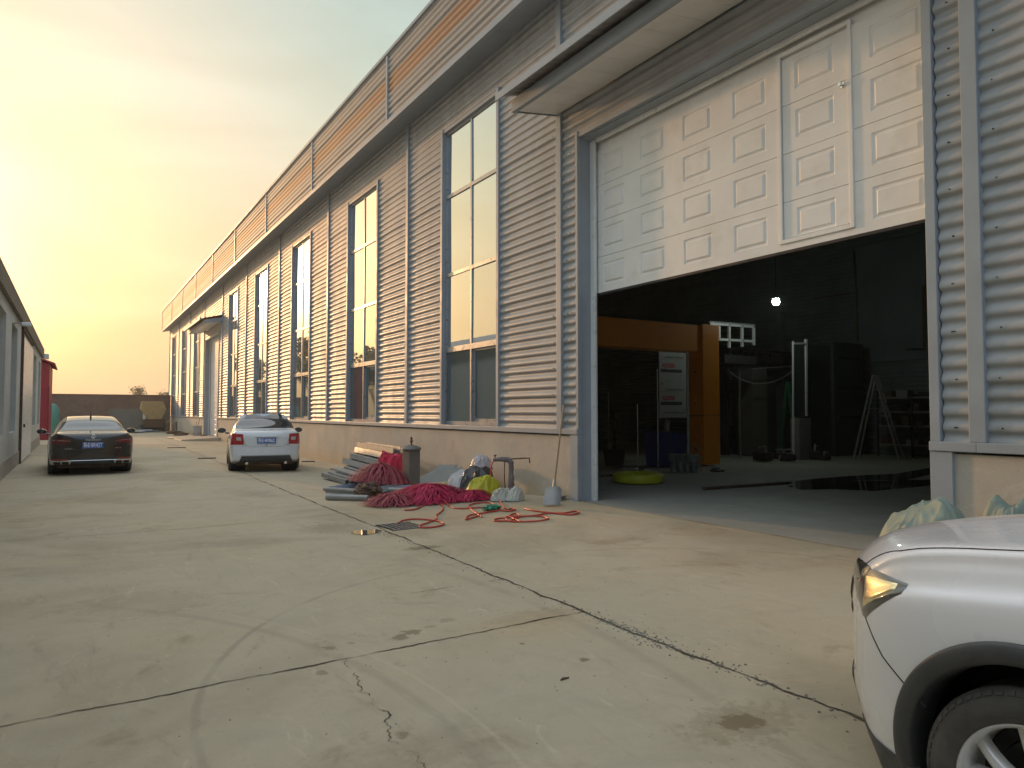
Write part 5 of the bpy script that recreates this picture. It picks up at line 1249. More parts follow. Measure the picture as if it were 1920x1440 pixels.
tz = gz(4.75, 12.35)
tray((4.66, 12.70, tz + .02), R(-58), .42, .62, .13, 'shallow blue-grey metal tray with a rolled rim at the left end of the heap')
tray((5.28, 11.75, gz(5.28, 11.75) + .01), R(-62), .40, .26, .14, 'smaller blue-grey tray half hidden under the red bristles by the grey post')
def rolled(p, q, r_, label, m=M_grime):
    mb = MB(); mb.tube([p, q], r_, 12); mb.tube([Vector(p) + Vector((.0, .0, r_ * .6)), Vector(q) + Vector((0, 0, r_ * .5))], r_ * .5, 8)
    mb.build('rolled_sheet', m, smooth=True, label=label, cat='roll')
a = pt(612, 938); b = pt(690, 940); rolled(a + Vector((0, 0, .055)), b + Vector((0, 0, .055)), .05, 'grimy rolled metal tube lying in front of the blue-grey tray')
cc = pt(690, 933); crumple('dirty_rags', tuple(cc), (.44, .36, .30), M_rust, 21, 'knot of dirty brown rags between the tray and the red bristles', 'rag', amp=.35, sub=4, wr=.12)
a = pt(668, 932); b = pt(735, 951)
MB().tube([a + Vector((0, 0, .03)), b + Vector((0, 0, .02))], .012, 8).build('thin_rod', M_grime, smooth=True, label='thin metal rod running out from the rags beneath the red bristles', cat='rod')
def grey_post():
    p = Vector((5.72, 11.75, 0)); 
    p = on_x(771, 905, 5.62); y = p.y; z0 = gz(5.62, y)
    t = empty('hydrant_post', (5.62, y, z0), R(8), 'square grey-brown metal post with a flared cap and a tap on top', 'post')
    m = mat('post_grey_paint', (.15, .145, .13), .55, .1, var=.1, dirt=.3, dscale=3)
    MB().box(-.125, .125, -.125, .125, 0, .80, bev=.01).build('shaft', m, t)
    MB().lathe([(0, .90), (.05, .895), (.13, .87), (.19, .835), (.20, .815), (.185, .80), (0, .80)], 28).build('cap', m, t, smooth=True)
    MB().tube([(0, 0, .88), (0, 0, 1.0)], .018, 8).tube([(-.035, 0, .96), (.04, 0, .97)], .012, 6).lathe([(0, 1.0), (.022, 1.0), (.026, 1.03), (0, 1.06)], 10).build('tap', M_rust, t, smooth=True)
grey_post()
def leaning_board():
    p = pt(822, 912); m = mat('fibre_board_grey', (.30, .31, .29), .8, var=.08)
    o = MB().prism([(-.52, 0), (.42, .05), (.50, .42), (.34, .40), (.36, .47), (-.05, .50), (-.12, .42), (-.60, .20)], 'Y', -.01, .01).build('fibre_board', m, label='broken grey board leaning against the wall behind the red bristles', cat='board')
    o.location = (6.38, 13.15, gz(6.38, 13.15) + .02); o.rotation_euler = (R(-28), R(-6), R(-58))
leaning_board()
M_sackw = mat('white_plastic_sack', (.55, .54, .53), .35, var=.1, dirt=.35, dirtcol=(.3, .26, .22), dscale=3)
M_sackp = mat('printed_plastic_bag', (.50, .46, .47), .3, var=.1, dirt=.8, dirtcol=(.35, .10, .12), dscale=2.2)
M_sackk = mat('dark_plastic_bag', (.045, .045, .05), .35, var=.2)
M_sacky = mat('yellow_green_sack', (.47, .45, .025), .45, var=.15, dirt=.25, dirtcol=(.25, .25, .02), dscale=4)
M_sackg = mat('pale_cloudy_plastic', (.42, .42, .36), .35, var=.12)
def bag(px, py, dx, dy, size, m, seed, label, lift=0.0, rz=0.0, amp=.25):
    p = pt(px, py); x, y = p.x + dx, p.y + dy
    return drape('plastic_sack', (x, y, gz(x, y) + lift), (size[0] * 1.1, size[1] * 1.1, size[2]), m, seed, label, 'sack', rz, 'sacks heaped against the wall', p=2.0, folds=.9, facet=.08, sharp=2, top=(.2, -.1))
bag(905, 933, 0.05, 0.05, (.66, .50, .36), M_sacky, 31, 'bright yellow-green sack slumped on the ground at the foot of the wall', rz=.4)
bag(862, 925, .10, .12, (.70, .50, .40), M_sackw, 32, 'shiny white sack left of the yellow-green one', rz=.3)
bag(880, 928, .26, .17, (.62, .60, .46), M_sackk, 33, 'black plastic bag squeezed between the white and yellow-green sacks')
bag(888, 925, .22, .15, (.42, .38, .26), M_sackp, 34, 'printed clear bag of rubbish on top of the sack heap', lift=.40)
bag(835, 920, .10, .25, (.70, .50, .16), mat('pale_yellow_sheet', (.45, .43, .22), .6, var=.1), 35, 'flat pale yellow plastic behind the red bristles')
bag(948, 940, -.0, .12, (.36, .30, .20), M_sackg, 36, 'small cloudy white bag left of the wrapped standpipe')
bag(973, 940, -.0, .12, (.34, .28, .20), M_sackg, 37, 'small cloudy white bag right of the wrapped standpipe')
def standpipe():
    y = on_x(958, 937, 6.42).y; z0 = gz(6.42, y)
    t = empty('standpipe', (6.42, y, z0), 0, 'standpipe wrapped in grey foam with a bent elbow and tap by the wall', 'standpipe')
    m = mat('foam_wrap', (.19, .165, .165), .85, var=.25, vscale=14, bump=.5, bscale=50)
    rr = random.Random(2)
    MB().tube([(rr.uniform(-.008, .008), rr.uniform(-.008, .008), z / 10 * .58 + .02) for z in range(11)], [.05 + rr.uniform(-.008, .010) for _ in range(11)], 12).build('wrapped_riser', m, t, smooth=True)
    MB().tube([(0, 0, .575), (-.03, .03, .625), (-.12, .12, .635), (-.22, .22, .62)], [.045, .05, .042, .03], 10).build('elbow', m, t, smooth=True)
    MB().tube([(0, 0, .64), (.16, -.18, .66), (.22, -.25, .66), (.22, -.25, .58)], .012, 8).build('pipe', M_rust, t, smooth=True)
    MB().tube([(-.20, .20, .66), (-.20, .20, .70)], .012, 6).tube([(-.24, .17, .70), (-.15, .24, .70)], .009, 6).build('tap_handle', M_rust, t, smooth=True)
    MB().tube([(-.08, .08, .6), (-.09, .07, .3), (-.07, .05, .01)], .009, 6).build('thin_pipe', M_rust, t, smooth=True)
    return Vector((6.42 - .22, y + .22, z0 + .61))
tap = standpipe()
def splinepts(P, step=.03):
    P = [Vector(p) for p in P]; out = []
    for i in range(len(P) - 1):
        p0 = P[max(i - 1, 0)]; p1 = P[i]; p2 = P[i + 1]; p3 = P[min(i + 2, len(P) - 1)]; n = max(2, int((p2 - p1).length / step))
        for k in range(n):
            f = k / n; out.append(0.5 * ((2 * p1) + (p2 - p0) * f + (2 * p0 - 5 * p1 + 4 * p2 - p3) * f * f + (3 * p1 - p0 - 3 * p2 + p3) * f ** 3))
    return out + [P[-1]]
M_hose = mat('red_rubber_hose', (.50, .055, .035), .45, var=.2, vscale=6, dirt=.4, dirtcol=(.35, .2, .14), dscale=6)
def hose(pxs, label, start=None, r_=.0115):
    P = []
    if start is not None: P += start
    for k, q in enumerate(pxs):
        p = pt(q[0], q[1]); p.z += r_ + .003 + (q[2] if len(q) > 2 else 0); P.append(p)
    return MB().tube(splinepts(P), r_, 8).build('garden_hose', M_hose, smooth=True, label=label, cat='hose')
hose([(947, 955), (958, 955), (966, 957), (955, 960), (935, 959), (905, 964), (880, 968), (873, 976), (884, 973), (900, 968.5)], 'red hose running down from the standpipe tap and curling across the concrete', start=[tap, tap + Vector((-.03, .03, -.12)), tap + Vector((-.03, .03, -.32)), tap + Vector((-.0, -.02, -.52))])
hose([(983, 955), (1000, 959), (1030, 963), (1055, 964), (1080, 960.5), (1085, 964), (1070, 967), (1050, 965), (1030, 964), (1005, 968), (978, 970), (955, 970), (948, 973), (956, 979), (975, 980), (1005, 979), (1028, 975), (1020, 971), (1000, 969), (970, 971), (935, 974), (926, 977.5), (935, 979), (955, 978), (970, 973), (975, 968), (965, 965), (955, 969), (963, 974), (975, 979)], 'red hose lying in overlapping flat loops nearest the workshop door')
hose([(747, 983), (755, 978), (775, 975), (800, 976), (825, 980), (832, 985), (815, 990), (790, 991), (788, 987), (805, 981), (818, 975), (818, 968), (826, 962), (831, 956), (829, 949), (818, 945), (800, 947), (780, 956), (762, 958), (757, 956)], 'red hose looping from the drain grate back into the red bristles')
hose([(815, 930, .16), (828, 940, .06), (845, 952), (865, 955), (885, 954), (905, 953), (925, 952), (928, 948), (915, 944), (895, 945), (880, 949), (882, 955), (890, 962), (903, 971)], 'pale dusty red hose trailing right out of the bristles')
g = pt(925, 957); crumple('green_rag', (g.x, g.y + .05, g.z), (.26, .22, .09), mat('green_cloth', (.04, .22, .13), .6, var=.3), 41, 'small green rag lying under the hose by the standpipe', 'rag', amp=.4, sub=4, wr=.1)
def shovel():
    q = pt(1034, 950); tp = on_x(1057, 760, D - .13)
    t = empty('shovel', tuple(q), 0, 'flat-bladed shovel with a wooden handle leaning against the warehouse ledge', 'shovel')
    tip = Vector((0, 0, .01)); top = tp - q; d = (top - tip).normalized()
    s0 = tip + d * .33
    MB().tube([s0 - d * .05, s0 + d * .5, s0 + d * .8 + Vector((0, .004, 0)), top], [.019, .017, .016, .017], 10).build('handle', M_wood, t, smooth=True)
    MB().tube([s0 - d * .12, s0 + d * .10], [.030, .021], 10).build('socket', M_grime, t, smooth=True)
    # blade: dished sheet facing the camera
    s_ = Vector((.78, -.62, 0)).normalized(); n_ = d.cross(s_).normalized(); bl = MB(); nx, ny = 8, 8
    for j in range(ny + 1):
        f = j / ny; w = .135 - .012 * f + (.0 if f < .9 else -.03 * (f - .9) * 10)
        for i in range(nx + 1):
            u = i / nx * 2 - 1
            bl.v.append(tuple(tip + d * (.30 * f) + s_ * w * u + n_ * (-.035 * (1 - u * u) - .012 * (1 - f)) + Vector((0, 0, 0))))
    k = len(bl.v); bl.v += [tuple(Vector(v) - n_ * .004) for v in bl.v]
    w_ = nx + 1
    for j in range(ny):
        for i in range(nx):
            a = j * w_ + i; bl.f += [(a, a + 1, a + w_ + 1, a + w_), (a + k, a + w_ + k, a + w_ + 1 + k, a + 1 + k)]
    bl.build('blade', M_grime, t, smooth=True)
shovel()
crumple('rubble', (6.62, 9.28, gz(6.62, 9.28)), (.30, .22, .10), M_chip, 51, 'small heap of broken concrete at the corner of the plinth by the door', 'rubble', amp=.5, sub=4, wr=.2)
def drain():
    c = pt(753, 987); t = empty('drain_grate', (c.x, c.y, gz(c.x, c.y)), R(4), 'rusty bar grate over a drain beside the long pavement joint', 'drain')
    MB().box(-.25, .25, -.26, .26, .001, .004).build('pit', mat('drain_dark', (.012, .011, .010), .9), t)
    g = MB()
    for i in range(7): y = -.21 + i * .07; g.box(y - .009, y + .009, -.24, .24, .005, .016)
    g.box(-.26, .26, -.26, -.241, .005, .013); g.box(-.26, .26, .241, .26, .005, .013)
    g.build('grate', M_grime, t)
drain()
M_water = mat('puddle_water', (.045, .038, .028), .03, spec=1.0)
def puddle(poly, name, label, z=.006, m=M_water):
    mb = MB(); pts = [pt(a, b) for a, b in poly]; mb.v = [(p.x, p.y, p.z + z) for p in pts]; mb.f = [tuple(range(len(pts)))]
    return mb.build(name, m, kind='structure')
puddle([(658, 1000), (664, 996), (676, 995), (690, 995), (706, 993), (716, 995), (712, 999), (700, 1001), (685, 1004), (668, 1003)], 'puddle', '')
# green sacks by the right jamb
M_gsack = mat('green_tarpaulin', (.22, .275, .235), .6, var=.12, vscale=3, dirt=.3, dirtcol=(.42, .40, .22), dscale=2.5, bump=.1, bscale=15)
def tarp_sack(loc, size, seed, label, rz, amp=.28, lift=0):
    return drape('green_sack', loc, (size[0] * 1.1, size[1] * 1.1, size[2] * .77), M_gsack, seed, label, 'sack', rz, 'green sacks by the door jamb', p=2.8, folds=.55, facet=.03, nr=44, na=160, top=(-.15, .1), sharp=1.4)
tarp_sack((5.95, 3.12, gz(5.95, 3.12)), (.72, .72, .86), 61, 'large green tarpaulin sack slumped at the foot of the door jamb', .5, .30)
tarp_sack((6.45, 2.74, gz(6.45, 2.74)), (.46, .50, .88), 67, 'green tarpaulin sack with a torn yellow edge against the right plinth', 1.2, .26)

# ------------------------------------------------------------------ inside the workshop
def lamp():
    p = on_x(1455, 566, 16.3)
    t = empty('work_lamp', tuple(p), 0, 'small lit work lamp hanging high in the dark workshop', 'lamp')
    e = mat('lamp_glow', (1, 1, 1), .5, emit=(.86, 1.0, .92), estr=110)
    MB().lathe([(0, -.09), (.07, -.075), (.10, 0), (.07, .075), (0, .09)], 20).build('bulb', e, t, smooth=True)
    MB().lathe([(.10, .08), (.07, .13), (.03, .16), (0, .16)], 20).build('lamp_shade', M_grime, t, smooth=True)
    MB().tube([(0, 0, .14), (0, 0, SOF - p.z)], .008, 6).build('cable', M_dark, t)
    q = on_x(1459, 600, BKX - .3); MB().box(-.12, .12, -.22, .02, 0, on_x(1459, 590, BKX - .3).z, bev=.01).build('steel_column', M_inwall, loc=(BKX - .3, q.y, FZ), label='grey steel column at the back wall below the lit lamp', cat='column')
lamp()
GY = 12.9
def gantry():
    t = empty('wash_gantry', (14.1, GY + .3, FZ), 0, 'orange steel wash gantry with a thick pillar and beam just inside the workshop door', 'gantry')
    def gp(mb, n, m, **k):
        o = mb.build(n, m, t, **k); o.location = (-14.1, -GY - .3, -FZ); return o
    xs0, xs1 = 13.86, 14.47; ys0, ys1 = GY, GY + .56
    gp(MB().box(xs0, xs1, ys0, ys1, FZ + .05, 1.40, bev=.012), 'pillar_base', M_orange); gp(MB().box(xs0, xs1, ys0, ys1, 1.412, 3.80, bev=.012), 'pillar', M_orange)
    gp(MB().box(9.62, xs0 - .002, ys0 + .03, ys1 - .03, 3.07, 3.76, bev=.012), 'beam', M_orange)
    gp(MB().box(9.0, 9.615, ys0, ys1, FZ + .05, 3.80, bev=.012), 'pillar', M_orange)
    b = MB()
    for z in (.55, 1.75, 2.55): b.lathe([(0, xs0 - .012), (.022, xs0 - .012), (.026, xs0 + .002)], 12, 'X', (0, ys0 + .28, z))
    gp(b, 'bolts', M_dark)
gantry()
def label_board():
    t = empty('printed_board', (14.35, 14.4, 1.35), 0, 'tall white board with red and black print standing behind the orange gantry', 'board')
    m = mat('board_film', (.30, .31, .30), .45, var=.06); x0, x1 = -.62, .42; Hh = 2.2
    MB().box(x0, x1, -.02, .02, 0, Hh).build('board', m, t)
    red = mat('print_red', (.45, .02, .04), .5); blk = mat('print_black', (.02, .02, .025), .5); gr = mat('print_grey', (.15, .15, .15), .6)
    def tx(s, x, z, size, mm, w): text_part('lettering', s, size, Matrix.Translation((x, -.024, z)) @ Matrix.Rotation(math.pi / 2, 4, 'X'), mm, t, .001, .002, w)
    for z in (.42, 1.33, 2.08):
        tx('AJOSSIE', -.27, z + .12, .17, red, .50)
        MB().box(-.56, .24, -.025, -.021, z - .065, z + .02).build('print_bar', blk, t)
        if z < 2: tx('B U I L D I N G  P A N E L', -.16, z - .022, .05, m, .7)
        if z < 2:
            tx('ALUMINIUM COMPOSITE', -.05, z + .36, .06, gr, .72); MB().box(-.5, .3, -.025, -.021, z + .305, z + .31).build('print_line', gr, t)
            MB().prism([(-.55, z + .50), (-.49, z + .50), (-.52, z + .56)], 'Y', -.025, -.021).build('print_mark', blk, t); MB().prism([(-.36, z + .60), (-.28, z + .60), (-.32, z + .63)], 'Y', -.025, -.021).build('print_mark', blk, t)
    tx('WWW.AJOSSIE.COM', -.05, .14, .06, gr, .8)
label_board()
def poles():
    defs = [((1292, 858), 14.1, 3.1, .028, M_white, 'white upright pipe tied to the inner side of the orange pillar'),
            ((1196, 880), 12.6, 1.62, .016, M_chrome, 'thin bright upright rod left of the printed board, the shorter one'),
            ((1234, 884), 12.6, 2.45, .016, M_chrome, 'thin bright upright rod just left of the printed board, the taller one'),
            ((1141, 850), 15, 2.1, .02, M_grime, 'dull upright rod in the dark nearest the left jamb')]
    for (q, y, h, r_, m, lab) in defs:
        p = on_z(q[0], q[1], FZ)
        if h == 3.1: p = Vector((13.22, 12.83, FZ)); h = 2.97
        MB().tube([(0, 0, 0), (.008, 0, h * .5), (0, 0, h)], r_, 10).build('upright_rod', m, loc=tuple(p), smooth=True, label=lab, cat='rod')
poles()
def wheel_tyre_yellow():
    p = on_z(1197, 905, FZ); m = mat('yellow_paint_rubber', (.50, .50, .02), .5, var=.12, dirt=.3, dirtcol=(.2, .19, .05), dscale=5)
    MB().lathe([(.27, .05), (.33, .015), (.43, 0), (.50, .03), (.52, .10), (.50, .17), (.43, .205), (.35, .20), (.31, .17), (.34, .12), (.33, .07)], 56, closed=True).build('painted_tyre', m, loc=(p.x, p.y, FZ), smooth=True, label='yellow-green painted tyre lying flat on the floor inside the door', cat='tyre')
wheel_tyre_yellow()
def blue_box():
    p = on_z(1262, 868, FZ)
    m = mat('blue_plastic', (.012, .05, .30), .45, var=.15)
    o = MB().prism([(-.42, 0), (.42, 0), (.48, .85), (-.50, .92)], 'Y', -.3, .3).build('blue_tub', m, bevel=.02, loc=(13.2, 13.6, FZ), label='blue plastic tub behind the row of grey motors', cat='tub')
blue_box()
def motors():
    m = mat('motor_grey_green', (.24, .28, .26), .4, .3, var=.1)
    labs = ['grey-green gear motor leftmost in the row before the blue tub', 'grey-green gear motor second from left in the row before the blue tub', 'grey-green gear motor second from right in the row before the blue tub', 'grey-green gear motor rightmost in the row, nearest the orange pillar']
    for i in range(4):
        q = on_z(1264 + 12.5 * i, 884 + (i % 2), FZ); t = empty('gear_motor', (q.x, q.y, FZ), .2 * i, labs[i], 'motor', 'row of gear motors')
        MB().lathe([(0, 0), (.085, 0), (.085, .12), (.105, .13), (.105, .16), (.08, .17), (.08, .30), (.05, .33), (0, .33)], 24).build('housing', m, t, smooth=True, angle=30)
        MB().box(-.09, .09, -.10, .10, .24, .42, bev=.02).build('gearbox', m, t)
        MB().tube([(.0, -.11, .33), (.0, -.15, .33)], .035, 12).build('shaft', M_chrome, t, smooth=True)
motors()
def crook():
    p = on_z(1312, 886, FZ)
    MB().tube(splinepts([(.06, 0, 0), (.02, 0, .30), (-.04, 0, .56), (-.14, 0, .66), (-.24, 0, .60), (-.27, 0, .48)]), .014, 8).build('bent_pipe', M_alu, loc=tuple(p), smooth=True, label='bent metal pipe like a walking stick standing before the orange pillar', cat='pipe')
crook()
def lantern():
    t = empty('spray_bottle', (12.75, 13.1, 1.02), 0, 'small silver spray gun hanging above the blue tub', 'spray gun')
    MB().lathe([(0, 0), (.06, 0), (.065, .05), (.06, .20), (.03, .25), (.02, .30), (0, .30)], 18).build('cup', M_alu, t, smooth=True)
    MB().box(-.02, .14, -.02, .02, .29, .33).box(.10, .14, -.02, .02, .16, .29).build('gun_body', M_chrome, t)
lantern()
def spiky():
    p = on_z(1152, 872, FZ); r = random.Random(4); t = empty('bottle_brush', (p.x, p.y, FZ), 0, 'dark upright bristle brush standing in the shade behind the left jamb', 'brush')
    mb = MB()
    for i in range(700):
        z = .55 + r.random() * .85; a = r.uniform(0, 6.28); L = .30 * (1.25 - abs(z - .85)) * r.uniform(.7, 1.1)
        p0 = Vector((0, 0, z)); p1 = Vector((math.cos(a) * L, math.sin(a) * L, z - .12 * r.random())); s_ = Vector((-math.sin(a), math.cos(a), 0)) * .008
        mb.add([p0 - s_, p0 + s_, p1 + s_, p1 - s_], [(0, 1, 2, 3)])
    mb.build('bristles', mat('grey_bristle', (.16, .15, .12), .7, var=.4), t)
    MB().lathe([(0, 0), (.24, 0), (.30, .40), (.05, .42), (.03, 1.4), (0, 1.4)], 18).build('stand', M_dark, t, smooth=True)
spiky()
def scraps():
    labs = ['grey crumpled rag on the floor behind the yellow tyre, left one', 'grey crumpled rag on the floor behind the yellow tyre, right one', 'pile of grey scraps at the foot of the orange pillar']
    for i, (px, py, s) in enumerate(((1180, 886, .42), (1208, 888, .30), (1345, 884, .36))):
        q = on_z(px, py, FZ); crumple('floor_rag', (q.x, q.y, FZ), (s, s * .8, .13), M_grime, 70 + i, labs[i], 'rag', amp=.4, sub=3, wr=.12)
    q = on_z(1155, 893, FZ); MB().tube(splinepts([(-.4, 0, .02), (-.1, .1, .02), (.2, .02, .02), (.45, .15, .02)]), .03, 8).build('black_hose', M_dark, loc=tuple(q), smooth=True, label='short black hose on the floor left of the yellow tyre', cat='hose')
scraps()
def floor_pipe():
    a = on_z(1318, 916, FZ + .03); b = on_z(1480, 905, FZ + .03); c = on_z(1600, 893, FZ + .03); d = on_z(1760, 878, FZ + .03)
    MB().tube([a, b], .028, 10).build('floor_tube', M_rust, smooth=True, label='rusty tube lying across the workshop floor', cat='tube')
    pts = [on_z(x, y, FZ + .004) for x, y in ((1470, 905), (1520, 898), (1600, 892), (1680, 888), (1760, 874), (1775, 882), (1700, 900), (1640, 900), (1560, 903), (1500, 910))]
    m = MB(); m.v = [tuple(p) for p in pts]; m.f = [tuple(range(len(pts)))]; m.build('wet_patch', mat('wet_floor', (.03, .03, .03), .12, spec=.8), kind='structure')
    pts = [on_z(x, y, FZ + .005) for x, y in ((1475, 911), (1520, 905), (1590, 902), (1660, 901), (1752, 899), (1758, 908), (1700, 915), (1640, 920), (1560, 917), (1500, 918))]
    m = MB(); m.v = [tuple(p) for p in pts]; m.f = [tuple(range(len(pts)))]; m.build('floor_puddle', mat('dark_water', (.012, .014, .016), .04, spec=1.0), kind='structure')
floor_pipe()
def rack():
    t = empty('aluminium_rack', (16.6, 14.6, 0), 0, 'bright aluminium ladder-like rack lying high up beside the orange pillar', 'rack')
    def P(px, py, y=14.6): q = on_y(px, py, y); return q - Vector((16.6, 14.6, 0))
    f = MB(); w = .07
    f.bar(P(1330, 607), P(1414, 613), w); f.bar(P(1343, 636), P(1410, 640), w)
    for x0, y0, y1 in ((1348, 610, 636), (1367, 608, 652), (1391, 610, 650), (1413, 611, 647)): f.bar(P(x0, y0), P(x0, y1), w)
    f.build('frame', M_white, t)
    b = MB(); b.bar(P(1330, 604, 15.6), P(1414, 610, 15.6), w); b.bar(P(1413, 612), P(1413, 611, 15.6), w * .8); b.build('rear_rail', M_white, t)
    q = P(1348, 660); MB().box(q.x - .1, q.x + 1.3, -.3, 1.3, q.z - .35, q.z - .1).build('support_shelf', M_dark, t)
    for e in (0, 1.2): MB().box(q.x + e, q.x + e + .08, 1.2, 1.3, FZ, q.z - .35).build('leg', M_dark, t)
rack()
def step_ladder(foot_l, foot_r, apex, depth, label, m, wid=.075, rungs=5):
    """A-frame seen side-on: near pair of rails given, far pair `depth` behind"""
    fl, fr = on_z(*foot_l, FZ), on_z(*foot_r, FZ); mid = (fl + fr) / 2
    y = mid.y; ap = on_y(apex[0], apex[1], y)
    t = empty('step_ladder', tuple(mid), 0, label, 'ladder')
    fl, fr, ap = fl - mid, fr - mid, ap - mid; dv = Vector(depth)
    for nm, f0 in (('ladder_rail', fl), ('ladder_rail', fr)):
        for off in (Vector((0, 0, 0)), dv):
            sp = Vector((.04 if f0 is fr else -.04, 0, 0))
            MB().bar(f0 + off, ap + off * .62 + sp, wid, .03).build('ladder_rail', m, t)
    for k in range(1, rungs + 1):
        f = k / (rungs + 1); a = fr.lerp(ap, f); MB().bar(a, a + dv * (1 - .38 * f), .06, .02).build('rung', m, t)
    a, b = fl.lerp(ap, .60), fr.lerp(ap, .60); MB().bar(a, b, .02).build('spreader', m, t)
step_ladder((1600, 862), (1686, 862), (1638, 703), (.85, .35, 0), 'tall aluminium step ladder standing open in front of the dark shelves', M_alu)
step_ladder((1462, 858), (1492, 860), (1476, 716), (.5, .3, 0), 'green step ladder in the dark behind the tall glass frame', mat('green_ladder', (.02, .12, .06), .5), .05)
def glass_frame():
    p = on_z(1500, 862, FZ); y = p.y
    t = empty('glazed_frame', (p.x, y, FZ), 0, 'tall aluminium glazed panel frame standing in the middle of the workshop', 'frame')
    def P(px, py): q = on_y(px, py, y); return q - Vector((p.x, y, FZ))
    f = MB(); f.bar(P(1487, 640), P(1487, 782), .04); f.bar(P(1511, 636), P(1511, 780), .07); f.bar(P(1487, 644), P(1509, 644), .09, .05); f.bar(P(1488, 782), P(1488, 852), .06)
    f.build('frame', M_white, t)
    a, b = P(1488, 650), P(1509, 780); MB().box(a.x, b.x, -.01, .01, b.z, a.z).build('pane', mat('dark_glass', (.05, .06, .06), .1, spec=.8), t)
    a, b = P(1490, 784), P(1513, 852); MB().box(a.x, b.x, -.15, .15, 0, a.z).build('base_panel', M_grime, t)
glass_frame()
def cables():
    y = 14.6
    P = lambda px, py: on_y(px, py, y)
    MB().tube(splinepts([P(1365, 694), P(1380, 706), (P(1402, 716)), P(1420, 719), P(1445, 717), P(1468, 708), P(1486, 696)], .1), .018, 8).build('hanging_hose', M_grime, smooth=True, label='grey hose drooping between the gantry frame and the glazed frame', cat='hose')
    t = empty('pipe_frame', tuple(Vector((P(1387, 693).x, y, FZ))), 0, 'thin pipe frame behind the drooping hose', 'frame')
    o = Vector(t.location)
    MB().tube([P(1387, 800) - o, P(1387, 693) - o, P(1485, 687) - o], .016, 8).build('pipe', M_grime, t)
    MB().bar(Vector((P(1387, 693).x, y, FZ)) - o, P(1387, 800) - o, .03).build('leg', M_grime, t)
cables()
M_cab = mat('cabinet_dark_green', (.05, .07, .065), .5, .2, var=.1)
def cabinet(px0, px1, pyf, pytop, label, slots=True, y=None, m=M_cab):
    a, b = on_z(px0, pyf, FZ), on_z(px1, pyf, FZ); y = a.y; b = on_y(px1, pyf, y); top = on_y(px0, pytop, y).z
    t = empty('steel_cabinet', ((a.x + b.x) / 2, y + .3, FZ), 0, label, 'cabinet', 'steel cabinets at the back'); w = (b.x - a.x) / 2; h = top - FZ
    MB().box(-w, w, -.3, .3, 0, h, bev=.01).build('carcass', m, t)
    if slots:
        for f in (.86, .60, .34): MB().box(-w * .75, w * .75, -.315, -.302, h * f - .05, h * f + .05).build('slot', M_dark, t)
cabinet(1566, 1622, 856, 641, 'tall dark cabinet with black slots left of the step ladder')
cabinet(1518, 1560, 858, 645, 'dark cabinet with an open shelf next to the glazed frame', slots=False)
cabinet(1412, 1440, 856, 690, 'narrow grey cabinet in the dark behind the drooping hose', slots=False, m=mat('cabinet_grey', (.09, .09, .08), .6))
def upper_cabinet():
    t = empty('black_machine', (17.0, 15.9, 0), 0, 'black machine frame with square openings behind the aluminium rack', 'machine')
    def P(px, py): return on_y(px, py, 15.9) - Vector((17.0, 15.9, 0))
    a, b = P(1362, 652), P(1486, 684); f = MB()
    f.box(a.x, b.x, -.1, .5, a.z - .10, a.z); f.box(a.x, b.x, -.1, .5, b.z - .05, b.z + .05)
    for i in range(6): x = a.x + (b.x - a.x) * i / 5; f.box(x - .05, x + .05, -.12, .5, b.z, a.z - .1)
    f.build('frame', M_dark, t)
    MB().box(a.x, b.x, .3, .45, b.z, a.z).build('back_panel', M_cab, t)
    for e in (a.x, b.x - .1): MB().box(e, e + .1, 0, .3, FZ, b.z - .05).build('leg', M_dark, t)
    MB().box(a.x + .6, b.x - .8, .1, .3, FZ, b.z - .4).build('side_panel', M_cab, t)
upper_cabinet()
def shelf():
    y = 12.15; x0, x1 = 0, 2.2
    t = empty('storage_rack', (BKX - .75, y, FZ), R(-90), 'dark storage rack full of small parts behind the right door jamb', 'shelf'); w = (x1 - x0) / 2
    for z in (.35, .95, 1.40, 1.85): MB().box(-w, w, 0, .6, z, z + .04).build('shelf_board', M_grime, t)
    for x in (-w, -w * .0, w - .05): MB().box(x, x + .05, -.02, .03, 0, 2.1).build('upright', M_dark, t)
    r = random.Random(8); names = [('cardboard box', mat('dim_cardboard', (.12, .09, .06), .8)), ('grey box', M_rust), ('dark box', M_dark), ('pale box', M_grime)]
    pos = ['bottom', 'second', 'third', 'top']; k = 0
    for li, z in enumerate((.39, .99, 1.44, 1.89)):
        x = -w + .1; j = 0
        while x < w - .3 and j < 4:
            bw = r.uniform(.15, .38); bh = r.uniform(.10, .30); n_, m_ = names[(li + j * 3 + 1) % 4]
            word = ['leftmost', 'second from left', 'third from left', 'fourth from left'][j]
            MB().box(0, .35, -bw, 0, 0, bh, bev=.01).build('stored_box', m_, loc=(BKX - .70, y - x, FZ + z + .001), label=f'{n_} {word} on the {pos[li]} shelf of the dark storage rack', cat='box', group='boxes on the storage rack')
            x += bw + r.uniform(.08, .4); j += 1
shelf()
